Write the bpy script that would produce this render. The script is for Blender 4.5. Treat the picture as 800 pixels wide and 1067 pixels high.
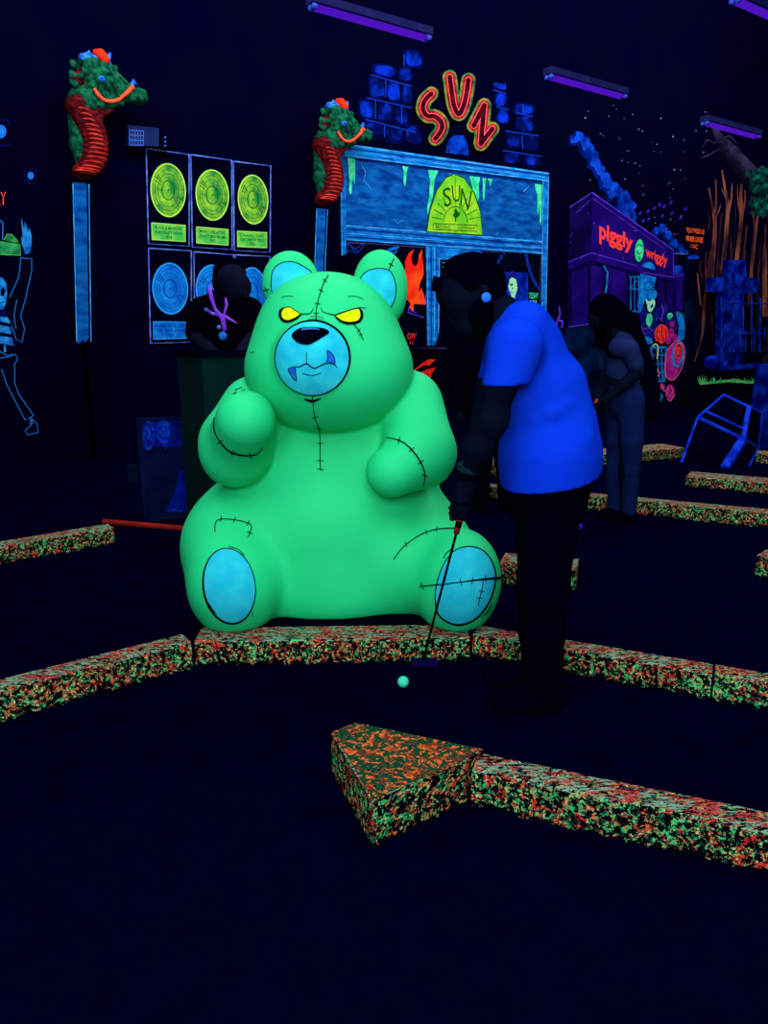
import bpy, math, random
import numpy as np
from mathutils import Vector, Matrix
from mathutils.geometry import delaunay_2d_cdt
from mathutils.bvhtree import BVHTree
random.seed(4)
for o in list(bpy.data.objects): bpy.data.objects.remove(o)
sc = bpy.context.scene; COL = sc.collection
# ---------------------------------------------------------------- camera
F, CX, CY, CH = 770.0, 400.0, 533.5, 1.4
PIT = math.atan(185.5/F); CP, SP = math.cos(PIT), math.sin(PIT)
cam = bpy.data.cameras.new('camera'); camo = bpy.data.objects.new('camera', cam); COL.objects.link(camo)
cam.sensor_fit = 'VERTICAL'; cam.sensor_height = 36; cam.lens = 36*F/1067; cam.clip_end = 200
camo.location = (0, 0, CH); camo.rotation_euler = (math.pi/2-PIT, 0, 0); sc.camera = camo
sc.view_settings.view_transform = 'Standard'; sc.view_settings.look = 'None'
sc.view_settings.exposure = 0; sc.view_settings.gamma = 1; sc.view_settings.use_curve_mapping = False
# ---------------------------------------------------------------- world and lights
w = bpy.data.worlds.new('world'); sc.world = w; w.use_nodes = True
w.node_tree.nodes['Background'].inputs[0].default_value = (0.02, 0.02, 0.75, 1)
w.node_tree.nodes['Background'].inputs[1].default_value = 0.012
def area(name, loc, target, sx, sy, power, col=(1,1,1)):
    l = bpy.data.lights.new(name, 'AREA'); l.shape = 'RECTANGLE'; l.size = sx; l.size_y = sy; l.energy = power; l.color = col
    o = bpy.data.objects.new(name, l); COL.objects.link(o); o.location = loc
    o.rotation_euler = (Vector(target)-Vector(loc)).to_track_quat('-Z', 'Y').to_euler(); return o
area('ceiling_bank_light', (-0.3, 0.9, 4.3), (0, 3.6, .7), 4.0, 2.2, 128)
area('front_fill_light', (-0.2, -2.2, 2.7), (0, 3.6, .8), 3.6, 1.6, 215)  # added fill from behind the camera, evens the light on the bear
area('ceiling_bank_light', (3.2, 3.2, 4.9), (4.5, 6.5, .2), 3.0, 1.5, 130)
area('wall_wash_light', (-1.2, 5.6, 6.3), (-2.6, 9.3, 2.3), 5, 1.0, 300)
area('wall_wash_light', (3.6, 8.6, 7.4), (2.3, 12.5, 2.8), 5, 1.0, 330)
area('wall_wash_light', (7.4, 11.0, 8.0), (6.3, 15.3, 2.6), 5, 1.0, 330)

# ---------------------------------------------------------------- projection: photo pixel -> place
def ray(px, py):
    r = (px-CX)/F; u = (CY-py)/F
    return Vector((r, CP+u*SP, -SP+u*CP))
CAM = Vector((0, 0, CH))
def PY(px, py, Y): d = ray(px, py); return CAM + d*(Y/d.y)
def FL(px, py, z=0.0): d = ray(px, py); return CAM + d*((z-CH)/d.z)
P0 = Vector((-3.8, 8.2, 0)); WU = Vector((.824, .566, 0)).normalized(); WN = Vector((WU.y, -WU.x, 0))
def WL(px, py, off=0.0):
    d = ray(px, py); q = P0 + WN*off
    return CAM + d*((q-CAM).dot(WN)/d.dot(WN))
def scl(px, py, Y):
    d = ray(px, py); return F/(Y/d.y)
# ---------------------------------------------------------------- materials
def s2l(c): 
    c = c/255.0
    return c/12.92 if c <= .04045 else ((c+.055)/1.055)**2.4
def rgb(r, g, b): return (s2l(r), s2l(g), s2l(b), 1)
MATS = {}
def paint(name, c1, c2=None, scale=6.0, stretch=(1,1,1), lo=.4, hi=.62, rough=None, detail=5):
    if name in MATS: return MATS[name]
    m = bpy.data.materials.new(name); m.use_nodes = True; nt = m.node_tree; nt.nodes.clear()
    out = nt.nodes.new('ShaderNodeOutputMaterial')
    if rough is None: b = nt.nodes.new('ShaderNodeBsdfDiffuse'); ci = b.inputs['Color']
    else:
        b = nt.nodes.new('ShaderNodeBsdfPrincipled'); ci = b.inputs['Base Color']; b.inputs['Roughness'].default_value = rough
        b.inputs['Specular IOR Level'].default_value = .25
    nt.links.new(b.outputs[0], out.inputs[0])
    tc = nt.nodes.new('ShaderNodeTexCoord'); mp = nt.nodes.new('ShaderNodeMapping'); mp.inputs['Scale'].default_value = stretch
    nt.links.new(tc.outputs['Object'], mp.inputs[0])
    nz = nt.nodes.new('ShaderNodeTexNoise'); nz.inputs['Scale'].default_value = scale; nz.inputs['Detail'].default_value = detail
    nt.links.new(mp.outputs[0], nz.inputs['Vector'])
    cr = nt.nodes.new('ShaderNodeValToRGB'); cr.color_ramp.elements[0].position = lo; cr.color_ramp.elements[1].position = hi
    cr.color_ramp.elements[0].color = rgb(*c1); cr.color_ramp.elements[1].color = rgb(*(c2 or c1))
    nt.links.new(nz.outputs['Fac'], cr.inputs[0]); nt.links.new(cr.outputs[0], ci)
    MATS[name] = m; return m
def emit(name, c, s):
    m = bpy.data.materials.new(name); m.use_nodes = True; nt = m.node_tree; nt.nodes.clear()
    out = nt.nodes.new('ShaderNodeOutputMaterial'); e = nt.nodes.new('ShaderNodeEmission')
    e.inputs[0].default_value = rgb(*c); e.inputs[1].default_value = s; nt.links.new(e.outputs[0], out.inputs[0]); return m
def splatter(name, top=False):
    """thrown fluorescent paint over black blocks"""
    m = bpy.data.materials.new(name); m.use_nodes = True; nt = m.node_tree; nt.nodes.clear(); N = nt.nodes.new; L = nt.links.new
    out = N('ShaderNodeOutputMaterial'); b = N('ShaderNodeBsdfDiffuse'); L(b.outputs[0], out.inputs[0])
    g = N('ShaderNodeNewGeometry')
    def mp(s, loc=(0,0,0)):
        q = N('ShaderNodeMapping'); q.inputs['Scale'].default_value = s; q.inputs['Location'].default_value = loc
        L(g.outputs['Position'], q.inputs[0]); return q.outputs[0]
    def noise(sc_, det, vec, rough=.6, dist=0.0):
        n = N('ShaderNodeTexNoise'); n.inputs['Scale'].default_value = sc_; n.inputs['Detail'].default_value = det
        n.inputs['Roughness'].default_value = rough; n.inputs['Distortion'].default_value = dist; L(vec, n.inputs['Vector']); return n.outputs['Fac']
    def thr(v, a, c=.015):
        r = N('ShaderNodeMapRange'); r.inputs['From Min'].default_value = a; r.inputs['From Max'].default_value = a+c; L(v, r.inputs['Value']); return r.outputs[0]
    def mix(f, a, c):
        x = N('ShaderNodeMix'); x.data_type = 'RGBA'; L(f, x.inputs[0])
        for s, k in ((a, 6), (c, 7)):
            if isinstance(s, tuple): x.inputs[k].default_value = s
            else: L(s, x.inputs[k])
        return x.outputs[2]
    blk = rgb(2, 5, 16); col = blk
    if top: col = rgb(9, 62, 40)
    lay = [((40,190,112), 40, 11, .52), ((190,38,34), 34, 23, .55), ((214,104,58), 54, 37, .585), ((170,204,130), 66, 53, .60), ((16,80,58), 70, 71, .56), ((222,46,40), 17, 91, .63), ((60,214,130), 22, 97, .64)]
    if top: lay = [((190,84,40), 36, 11, .575), ((222,104,52), 60, 23, .585), ((120,36,28), 46, 37, .60)]
    for c, s, o, t in lay:
        col = mix(thr(noise(s, 3, mp((1,1,1.0), (o, o*.7, o*.3)), .62, .6), t), col, rgb(*c))
    if not top:      # each stretch of block leans to green, to red or to unpainted black
        zone = noise(7, 2, mp((1,1,1), (1,8,2)), .5, .5)
        fine = noise(75, 3, mp((1,1,1), (6,2,8)), .7, .4)
        q = N('ShaderNodeMath'); q.operation = 'MULTIPLY'; L(thr(zone, .53, .1), q.inputs[0]); L(thr(fine, .50), q.inputs[1]); col = mix(q.outputs[0], col, rgb(52,210,124))
        zone2 = noise(8, 2, mp((1,1,1), (9,1,5)), .5, .5)
        q = N('ShaderNodeMath'); q.operation = 'MULTIPLY'; L(thr(zone2, .55, .1), q.inputs[0]); L(thr(fine, .52), q.inputs[1]); col = mix(q.outputs[0], col, rgb(210,44,38))
        col = mix(thr(noise(90, 3, mp((1,1,1), (2,2,9)), .7, .4), .60), col, rgb(206,216,150))
    # black gaps breaking everything up
    col = mix(thr(noise(58, 4, mp((1,1,1), (5,7,3)), .72, .5), .49 if not top else .60), col, blk)
    if not top:
        # flat tops caught more pale paint, dragged along the block
        sep = N('ShaderNodeSeparateXYZ'); L(g.outputs['True Normal'], sep.inputs[0])
        pale = mix(thr(noise(16, 3, mp((.6,1.6,1), (2,9,4)), .6, .3), .50), rgb(112,150,130), rgb(168,64,62))
        tp = mix(thr(noise(52, 4, mp((.6,2.4,1), (8,1,2)), .68, .5), .50), pale, col)
        tp = mix(thr(noise(60, 3, mp((.5,2.2,1), (3,6,1)), .65, .4), .54), tp, blk)
        col = mix(thr(sep.outputs['Z'], .6), col, tp)
    # paint stops short of the floor in a ragged edge
    sz = N('ShaderNodeSeparateXYZ'); L(g.outputs['Position'], sz.inputs[0])
    rg = N('ShaderNodeMath'); rg.operation = 'MULTIPLY_ADD'; L(noise(22, 4, mp((1,1,1), (4,4,4)), .7, .3), rg.inputs[0]); rg.inputs[1].default_value = -.13; L(sz.outputs['Z'], rg.inputs[2])
    col = mix(thr(rg.outputs[0], -.052, .004), blk, col)
    L(col, b.inputs['Color']); return m
M_floor = paint('black_carpet', (1,1,29), (1,2,22), 9)
M_wall = paint('black_wall', (1,1,28), (2,2,24), 1.5)
M_ceil = paint('black_ceiling', (1,1,20))
M_black = paint('black_paint', (1,1,18), (2,3,22), 8)
M_win = paint('black_window_paint', (1,1,16), (2,4,24), 4)
M_splat = splatter('splattered_block_paint'); M_splat_top = splatter('splattered_green_top', True)
M_bear = paint('fluorescent_green', (12,202,124), (22,214,138), 3.0, rough=.7, lo=.3, hi=.7)
M_cyan = paint('fluorescent_cyan', (22,176,214), (44,200,222), 14, lo=.3, hi=.7)
M_cyan2 = paint('fluorescent_sky_blue', (22,178,220), (44,212,232), 14, lo=.3, hi=.7)
M_ink = paint('black_ink_line', (6,14,18))
M_ink_soft = paint('dark_green_ink', (8,70,60))
M_yel = paint('fluorescent_yellow', (168,214,10), (226,236,20), 60, lo=.35, hi=.6)
M_nose = paint('black_nose', (3,2,16))
M_fang = paint('fang_blue', (20,96,214), (34,124,226), 40)
M_blueframe = paint('storefront_blue', (4,60,150), (20,132,222), 5, (1,1,3), .35, .66)
M_bluelight = paint('storefront_light_blue', (30,120,214), (70,170,236), 6)
M_bluedark = paint('storefront_shadow_blue', (2,30,100), (4,52,140), 6)
M_sign = paint('sign_panel_blue', (4,50,128), (14,98,180), 4.5, (1,1,3), .34, .72)
M_slime = paint('slime_green', (30,190,130), (80,224,170), 10)
M_arch = paint('arch_yellow_green', (92,188,34), (150,208,40), 5)
M_archdark = paint('arch_green_line', (14,80,20))
M_brick = paint('mural_brick_blue', (2,8,70), (6,48,200), 3.4, (1,1,1), .44, .66, detail=3); M_brickd = paint('mural_brick_shadow', (1,2,34), (2,12,84), 3.4)
M_mortar = paint('mural_mortar_line', (14,52,180))
M_letgreen = paint('letter_green_edge', (30,92,48), (124,130,48), 7)
M_letred = paint('letter_red', (96,12,26), (176,32,36), 7)
M_letpink = paint('letter_pink_line', (255,84,104))
M_letdark = paint('letter_dark_fill', (40,4,18), (80,8,20), 7)
M_flame = paint('flame_red', (236,30,20), (244,76,24), 4)
M_dragon = paint('dragon_green', (3,32,30), (22,112,76), 20, (1,1,1), .36, .76)
M_dragonred = paint('dragon_red', (40,6,16), (110,20,26), 16, (1,1,2), .36, .7); M_ridge = paint('dragon_ridge_red', (150,32,30), (210,60,44), 14)
M_dragonblue = paint('dragon_blue', (14,70,190), (50,130,230), 20)
M_lip = paint('dragon_lip', (244,84,50))
M_line = paint('frame_pale_line', (50,72,190), (96,130,226), 8)
M_gold = paint('record_green_gold', (20,120,54), (132,196,48), 7, (1,1,1), .38, .62)
M_goldpale = paint('record_pale_edge', (170,226,90))
M_golddark = paint('groove_and_sheen_green', (14,84,40))
M_plaqueg = paint('plaque_green', (60,176,70), (112,200,76), 10)
M_rblue = paint('record_blue', (8,90,190), (16,130,222), 7)
M_rbluepale = paint('record_blue_edge', (50,150,236))
M_rbluedark = paint('groove_and_sheen_blue', (4,50,140))
M_purple = paint('shop_purple', (20,5,88), (34,10,120), 2.5)
M_purpled = paint('shop_dark_purple', (8,3,44), (18,6,76), 3)
M_purplel = paint('shop_purple_edge', (70,30,190), (96,60,220), 6)
M_txtred = paint('sign_red_letters', (252,60,60))
M_orange = paint('orange_letters', (240,86,40))
M_smoke = paint('smoke_blue', (3,26,120), (10,70,206), 5, (1,1,1), .38, .62); M_smoked = paint('smoke_shadow_blue', (1,8,60), (3,24,120), 4)
M_star = paint('star_white', (120,130,190)); M_starp = paint('star_purple', (40,24,150))
M_bark = paint('mural_bark', (54,26,36), (146,82,62), 5, (1,1,.35), .38, .66)
M_barkd = paint('mural_bark_dark', (26,14,34), (74,44,48), 5, (1,1,.35))
M_tomb = paint('tomb_blue', (2,8,104), (14,58,214), 4.5, (1,1,1), .44, .72)
M_iron = paint('fence_blue', (8,24,130), (16,60,200), 5)
M_grass = paint('grass_green', (40,190,90), (120,230,130), 9); M_grassd = paint('grass_dim', (4,60,40))
M_edge = paint('crate_blue_edge', (8,30,170), (20,62,230), 6)
M_mist = paint('mural_mist', (1,2,28), (3,36,84), 2.2, (1,1,1), .42, .74)
M_skel = paint('skeleton_blue', (10,90,190), (40,150,226), 12)
M_skell = paint('skeleton_line', (30,110,200)); M_cream = paint('pale_green_cream', (150,226,180))
M_magenta = paint('mural_magenta', (150,20,120), (196,40,150), 9); M_pink = paint('mural_pink', (226,90,160))
M_murblue = paint('mural_cyan', (6,90,190), (20,140,220), 8); M_murred = paint('mural_red', (236,30,40), (250,70,50), 14)
M_jacket = paint('mural_navy', (4,10,70), (20,30,130), 9)
M_shirt = paint('shirt_fluorescent_blue', (6,48,204), (8,54,214), 3)
M_trous = paint('black_cloth', (1,1,17)); M_skin = paint('skin_in_dark', (7,14,34), (5,11,29), 6)
M_hair = paint('black_hair', (1,1,12)); M_plug = paint('ear_plug_blue', (40,110,250))
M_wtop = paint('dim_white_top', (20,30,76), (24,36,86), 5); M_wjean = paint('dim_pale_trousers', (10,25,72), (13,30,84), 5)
M_lany = paint('lanyard_purple', (110,50,220), (150,80,236), 20); M_counter = paint('counter_dark_green', (4,32,34), (5,36,38), 4)
M_housing = paint('fixture_grey', (24,26,78), (30,32,90), 5)
M_boxgrey = paint('wall_box_grey', (20,34,84)); M_grille = paint('grille_pale_blue', (60,100,200))
M_tube = emit('uv_tube', (84,22,206), .8); M_cap = paint('tube_cap', (60,90,230))
M_ball = paint('ball_mint', (60,220,190)); M_grip = paint('grip_red', (150,34,36)); M_shaft = paint('shaft_black', (10,6,14))
M_putt = paint('putter_purple', (14,7,62)); M_rail = paint('rail_dark_red', (150,34,30), (120,26,30), 5)
M_board = paint('board_slate', (6,12,52), (8,20,66), 5); M_ghost = paint('board_ghost_blue', (4,10,80), (6,30,170), 5)
M_boardoval = paint('board_oval_blue', (6,30,130), (16,60,210), 25)
M_tree = paint('dead_tree_grey', (18,14,38), (40,34,66), 6); M_ivy = paint('ivy_green', (6,60,60), (12,96,84), 10)
# ---------------------------------------------------------------- object helpers
def tagit(o, label=None, cat=None, group=None, kind=None):
    if label: o['label'] = label
    if cat: o['category'] = cat
    if group: o['group'] = group
    if kind: o['kind'] = kind
    return o
def thing(name, label, cat, loc, group=None):
    o = bpy.data.objects.new(name, None); o.empty_display_size = .1; COL.objects.link(o); o.location = loc
    return tagit(o, label, cat, group)
def org(parent):
    v = Vector((0,0,0))
    while parent is not None: v = v + Vector(parent.location); parent = parent.parent
    return v
def add(name, vf, mat, parent=None, smooth=False, loc=None):
    """one mesh object from world-space (verts, faces)"""
    V, Fc = vf; V = np.array([tuple(v) for v in V], dtype=float) if not isinstance(V, np.ndarray) else V
    if parent is not None: o0 = np.array(org(parent)); l = (0,0,0)
    else: o0 = np.array(loc) if loc is not None else np.array([V[:,0].mean(), V[:,1].mean(), V[:,2].min()]); l = tuple(o0)
    me = bpy.data.meshes.new(name); me.from_pydata((V-o0).tolist(), [], [list(f) for f in (Fc.tolist() if isinstance(Fc, np.ndarray) else Fc)])
    me.validate(); me.update()
    for mm in (mat if isinstance(mat, list) else [mat]): me.materials.append(mm)
    if smooth: me.polygons.foreach_set('use_smooth', [True]*len(me.polygons))
    o = bpy.data.objects.new(name, me); COL.objects.link(o)
    if parent is not None: o.parent = parent
    else: o.location = l
    return o
def join(*parts):
    V, Fc = [], []
    for v, f in parts:
        n = len(V); V += [Vector(x) for x in v]; Fc += [[i+n for i in q] for q in f]
    return V, Fc
def box_axes(o, a, b, c):
    """box from corner o with edge vectors a, b, c"""
    o, a, b, c = map(Vector, (o, a, b, c))
    V = [o, o+a, o+a+b, o+b, o+c, o+a+c, o+a+b+c, o+b+c]
    Fc = [(0,3,2,1), (4,5,6,7), (0,1,5,4), (1,2,6,5), (2,3,7,6), (3,0,4,7)]
    if a.cross(b).dot(c) < 0: Fc = [f[::-1] for f in Fc]
    return V, Fc
def hexa(bot, top):
    n = len(bot); V = [Vector(v) for v in bot]+[Vector(v) for v in top]
    Fc = [tuple(range(n))[::-1], tuple(range(n, 2*n))] + [(i, (i+1) % n, n+(i+1) % n, n+i) for i in range(n)]
    return V, Fc
def tube(pts, rad, n=10, cap=True):
    pts = [Vector(p) for p in pts]; R = rad if isinstance(rad, (list, tuple)) else [rad]*len(pts)
    V, Fc = [], []; up = None
    for i, p in enumerate(pts):
        t = (pts[min(i+1, len(pts)-1)]-pts[max(i-1, 0)]).normalized()
        if up is None: up = t.orthogonal().normalized()
        up = (up - t*up.dot(t)).normalized(); s = t.cross(up)
        for k in range(n):
            a = 2*math.pi*k/n; V.append(p + (up*math.cos(a)+s*math.sin(a))*R[i])
    for i in range(len(pts)-1):
        for k in range(n):
            Fc.append((i*n+k, i*n+(k+1) % n, (i+1)*n+(k+1) % n, (i+1)*n+k))
    if cap: Fc.append(tuple(range(n))[::-1]); Fc.append(tuple((len(pts)-1)*n+k for k in range(n)))
    return V, Fc
def ball(c, r, n=14, m=9, sx=1, sy=1, sz=1):
    c = Vector(c); V = [c+Vector((0,0,r*sz))]; Fc = []
    for i in range(1, m):
        a = math.pi*i/m
        for k in range(n):
            b = 2*math.pi*k/n; V.append(c+Vector((math.sin(a)*math.cos(b)*r*sx, math.sin(a)*math.sin(b)*r*sy, math.cos(a)*r*sz)))
    V.append(c-Vector((0,0,r*sz))); e = len(V)-1
    for k in range(n): Fc.append((0, 1+k, 1+(k+1) % n)); Fc.append((e, 1+(m-2)*n+(k+1) % n, 1+(m-2)*n+k))
    for i in range(m-2):
        for k in range(n): Fc.append((1+i*n+k, 1+(i+1)*n+k, 1+(i+1)*n+(k+1) % n, 1+i*n+(k+1) % n))
    return V, Fc
# ---- 2D drawing in photo pixels, cast onto a surface
def cat(pts, closed=True, n=5):
    P = [Vector(p) for p in pts]; out = []; L = len(P)
    for i in range(L if closed else L-1):
        if closed: a, b, c, d = P[i-1], P[i], P[(i+1) % L], P[(i+2) % L]
        else: a, b, c, d = P[max(i-1,0)], P[i], P[i+1], P[min(i+2, L-1)]
        for k in range(n):
            t = k/n; out.append(.5*((2*b)+(c-a)*t+(2*a-5*b+4*c-d)*t*t+(3*b-a-3*c+d)*t**3))
    if not closed: out.append(P[-1])
    return [(q.x, q.y) for q in out]
def ell(cx, cy, rx, ry, rot=0, n=36):
    c, s = math.cos(math.radians(rot)), math.sin(math.radians(rot))
    return [(cx+rx*math.cos(a)*c-ry*math.sin(a)*s, cy+rx*math.cos(a)*s+ry*math.sin(a)*c) for a in [2*math.pi*k/n for k in range(n)]]
def fill2d(pts, step=None):
    V = [Vector(p) for p in pts]; n = len(V)
    if step:
        xs = [p[0] for p in pts]; ys = [p[1] for p in pts]
        x = min(xs)
        while x < max(xs):
            y = min(ys)
            while y < max(ys): V.append(Vector((x+random.uniform(-.1,.1), y+random.uniform(-.1,.1)))); y += step
            x += step
    v, e, f, _, _, _ = delaunay_2d_cdt(V, [], [list(range(n))], 1, 1e-4)
    return [(q.x, q.y) for q in v], [list(q) for q in f]
def ribbon2d(pts, wd):
    P = [Vector(p) for p in pts]; V, Fc = [], []
    W = wd if isinstance(wd, (list, tuple)) else [wd]*len(P)
    if len(W) != len(P): W = list(np.interp(np.linspace(0,1,len(P)), np.linspace(0,1,len(W)), W))
    for i, p in enumerate(P):
        t = (P[min(i+1, len(P)-1)]-P[max(i-1,0)]); t = t.normalized() if t.length > 1e-9 else Vector((1,0))
        nrm = Vector((-t.y, t.x))*W[i]/2; V += [tuple(p+nrm), tuple(p-nrm)]
    for i in range(len(P)-1): Fc.append([2*i, 2*i+1, 2*i+3, 2*i+2])
    return V, Fc
def resample(pts, st):
    P = [Vector(p) for p in pts]; out = [P[0]]
    for a, b in zip(P, P[1:]):
        k = max(1, int((b-a).length/st))
        for i in range(1, k+1): out.append(a.lerp(b, i/k))
    return [tuple(p) for p in out]
def orient(V, Fc):
    """wind faces towards the camera side"""
    out = []
    for f in Fc:
        a, b, c = V[f[0]], V[f[1]], V[f[2]]
        nn = (Vector(b)-Vector(a)).cross(Vector(c)-Vector(a))
        out.append(list(f) if nn.dot(CAM-Vector(a)) > 0 else list(f)[::-1])
    return V, out
def wpoly(pts, off=.004, curve=False):
    if curve: pts = cat(pts)
    v, f = fill2d(pts); return orient([WL(x, y, off) for x, y in v], f)
def wline(pts, wd, off=.006, curve=False, closed=False):
    if curve: pts = cat(pts, closed)
    elif closed: pts = list(pts)+[pts[0]]
    v, f = ribbon2d(pts, wd); return orient([WL(x, y, off) for x, y in v], f)
def wsoft(pts, wd, off):        # stroke with round ends
    V, Fc = wline(pts, wd, off); r = (wd if not isinstance(wd, (list, tuple)) else wd[0])/2
    r2 = (wd if not isinstance(wd, (list, tuple)) else wd[-1])/2
    return join((V, Fc), wpoly(ell(*pts[0], r, r, 0, 12), off), wpoly(ell(*pts[-1], r2, r2, 0, 12), off))
def text2d(s, quad, bold=0.0):
    cu = bpy.data.curves.new('letters', 'FONT'); cu.body = s; cu.offset = bold; cu.resolution_u = 3
    o = bpy.data.objects.new('letters', cu); COL.objects.link(o)
    me = bpy.data.meshes.new_from_object(o.evaluated_get(bpy.context.evaluated_depsgraph_get()))
    V = [(v.co.x, v.co.y) for v in me.vertices]; Fc = [list(p.vertices) for p in me.polygons]
    bpy.data.objects.remove(o); bpy.data.curves.remove(cu); bpy.data.meshes.remove(me)
    xs = [v[0] for v in V]; ys = [v[1] for v in V]; x0, x1, y0, y1 = min(xs), max(xs), min(ys), max(ys)
    TL, TR, BR, BL = [Vector(q) for q in quad]; out = []
    for x, y in V:
        u = (x-x0)/(x1-x0); t = (y1-y)/(y1-y0)
        out.append(tuple(TL.lerp(TR, u).lerp(BL.lerp(BR, u), t)))
    return out, Fc
def wtext(s, quad, off=.01, bold=0.0):
    v, f = text2d(s, quad, bold); return orient([WL(x, y, off) for x, y in v], f)
# ---- signed distance modelling
class SDF:
    def __init__(s, lo, hi, h):
        s.h = h; s.lo = np.array(lo, float); s.n = np.ceil((np.array(hi)-s.lo)/h).astype(int)+1
        s.v = np.full(s.n, 1.0, np.float32)
    def sub(s, lo, hi, pad):
        a = np.clip(((np.array(lo)-pad-s.lo)/s.h).astype(int), 0, s.n-1); b = np.clip(((np.array(hi)+pad-s.lo)/s.h).astype(int)+2, 1, s.n)
        sl = tuple(slice(i, j) for i, j in zip(a, b))
        g = [(s.lo[k]+s.h*np.arange(a[k], b[k])).astype(np.float32) for k in range(3)]
        return sl, g[0][:,None,None], g[1][None,:,None], g[2][None,None,:]
    def put(s, sl, d, k):
        a = s.v[sl]
        if k < 0: s.v[sl] = np.maximum(a, -d); return
        if k == 0: s.v[sl] = np.minimum(a, d); return
        hh = np.maximum(k-np.abs(a-d), 0)/k; s.v[sl] = np.minimum(a, d)-hh*hh*k*.25
    def ell(s, c, r, k=.02, rot=None):
        c = np.array(c, float); r = np.array(r, float); m = r.max()
        sl, X, Y, Z = s.sub(c-m, c+m, max(k, 0)+3*s.h); X = X-c[0]; Y = Y-c[1]; Z = Z-c[2]
        if rot is not None:
            R = np.array(rot.to_3x3().transposed()) if hasattr(rot, 'to_3x3') else np.array(rot)
            X, Y, Z = (R[0,0]*X+R[0,1]*Y+R[0,2]*Z), (R[1,0]*X+R[1,1]*Y+R[1,2]*Z), (R[2,0]*X+R[2,1]*Y+R[2,2]*Z)
        k0 = np.sqrt((X/r[0])**2+(Y/r[1])**2+(Z/r[2])**2); k1 = np.sqrt((X/r[0]**2)**2+(Y/r[1]**2)**2+(Z/r[2]**2)**2)+1e-9
        s.put(sl, k0*(k0-1)/k1, k)
    def cap(s, a, b, ra, rb, k=.02):
        a = np.array(a, float); b = np.array(b, float); m = max(ra, rb)
        sl, X, Y, Z = s.sub(np.minimum(a, b)-m, np.maximum(a, b)+m, max(k, 0)+3*s.h)
        d = b-a; L = max(float(d@d), 1e-9); t = np.clip(((X-a[0])*d[0]+(Y-a[1])*d[1]+(Z-a[2])*d[2])/L, 0, 1)
        q = np.sqrt((X-a[0]-t*d[0])**2+(Y-a[1]-t*d[1])**2+(Z-a[2]-t*d[2])**2)-(ra+(rb-ra)*t)
        s.put(sl, q, k)
    def chain(s, P, R, k=.02):
        for i in range(len(P)-1): s.cap(P[i], P[i+1], R[i], R[i+1], k)
    def halfspace(s, p, n):      # keep the side n points to
        p = np.array(p, float); n = np.array(n, float); n /= np.linalg.norm(n)
        sl, X, Y, Z = s.sub(s.lo, s.lo+s.h*s.n, 0)
        s.v[sl] = np.maximum(s.v[sl], -((X-p[0])*n[0]+(Y-p[1])*n[1]+(Z-p[2])*n[2]))
    def mesh(s, smooth=2):
        v = s.v; ins = v < 0
        c = np.zeros(tuple(s.n-1), np.int8)
        for dx in (0,1):
            for dy in (0,1):
                for dz in (0,1): c += ins[dx:s.n[0]-1+dx, dy:s.n[1]-1+dy, dz:s.n[2]-1+dz]
        idx = np.argwhere((c > 0) & (c < 8)); imap = np.full(c.shape, -1, np.int64); imap[tuple(idx.T)] = np.arange(len(idx))
        acc = np.zeros((len(idx), 3)); cnt = np.zeros(len(idx)); I = idx
        for ax in range(3):
            o1, o2 = [q for q in range(3) if q != ax]
            for d1 in (0,1):
                for d2 in (0,1):
                    A = I.copy(); A[:,o1] += d1; A[:,o2] += d2; B = A.copy(); B[:,ax] += 1
                    a = v[tuple(A.T)]; b = v[tuple(B.T)]; mk = (a < 0) != (b < 0); t = np.where(mk, a/np.where(mk, a-b, 1), 0)
                    p = np.zeros((len(I), 3)); p[:,ax] = t; p[:,o1] = d1; p[:,o2] = d2; acc += p*mk[:,None]; cnt += mk
        V = s.lo + s.h*(I + acc/cnt[:,None]); Q = []
        for ax in range(3):
            o1, o2 = [(1,2), (2,0), (0,1)][ax]
            sa = [slice(None)]*3; sb = [slice(None)]*3; sa[ax] = slice(0, s.n[ax]-1); sb[ax] = slice(1, s.n[ax])
            A = ins[tuple(sa)]; B = ins[tuple(sb)]; e = np.argwhere(A != B)
            e = e[(e[:,o1] > 0) & (e[:,o2] > 0) & (e[:,o1] < s.n[o1]-1) & (e[:,o2] < s.n[o2]-1)]
            fl = A[tuple(e.T)]
            def g(d1, d2): q = e.copy(); q[:,o1] -= d1; q[:,o2] -= d2; return imap[tuple(q.T)]
            f = np.stack([g(1,1), g(0,1), g(0,0), g(1,0)], 1); f[~fl] = f[~fl][:, ::-1]; Q.append(f)
        Q = np.concatenate(Q); Q = Q[(Q >= 0).all(1)]
        E = np.concatenate([Q[:, [i, (i+1) % 4]] for i in range(4)])
        deg = np.bincount(E[:,0], minlength=len(V))+np.bincount(E[:,1], minlength=len(V))
        for _ in range(smooth):
            S = np.zeros_like(V)
            for k in range(3): S[:,k] = np.bincount(E[:,0], V[E[:,1],k], len(V))+np.bincount(E[:,1], V[E[:,0],k], len(V))
            V = V*.5+.5*S/np.maximum(deg, 1)[:,None]
        return V, Q
# ================================================================ SETTING
def struct(name, vf, mat): o = add(name, vf, mat); o['kind'] = 'structure'; return o
struct('floor', box_axes((-9, -3, -.1), (26, 0, 0), (0, 24, 0), (0, 0, .1)), M_floor)
struct('ceiling', box_axes((-9, -3, 9.0), (26, 0, 0), (0, 24, 0), (0, 0, .1)), M_ceil)
a = P0 - WU*6; struct('wall_back', box_axes(a, WU*26, -WN*.15, (0,0,9)), M_wall)
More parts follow.
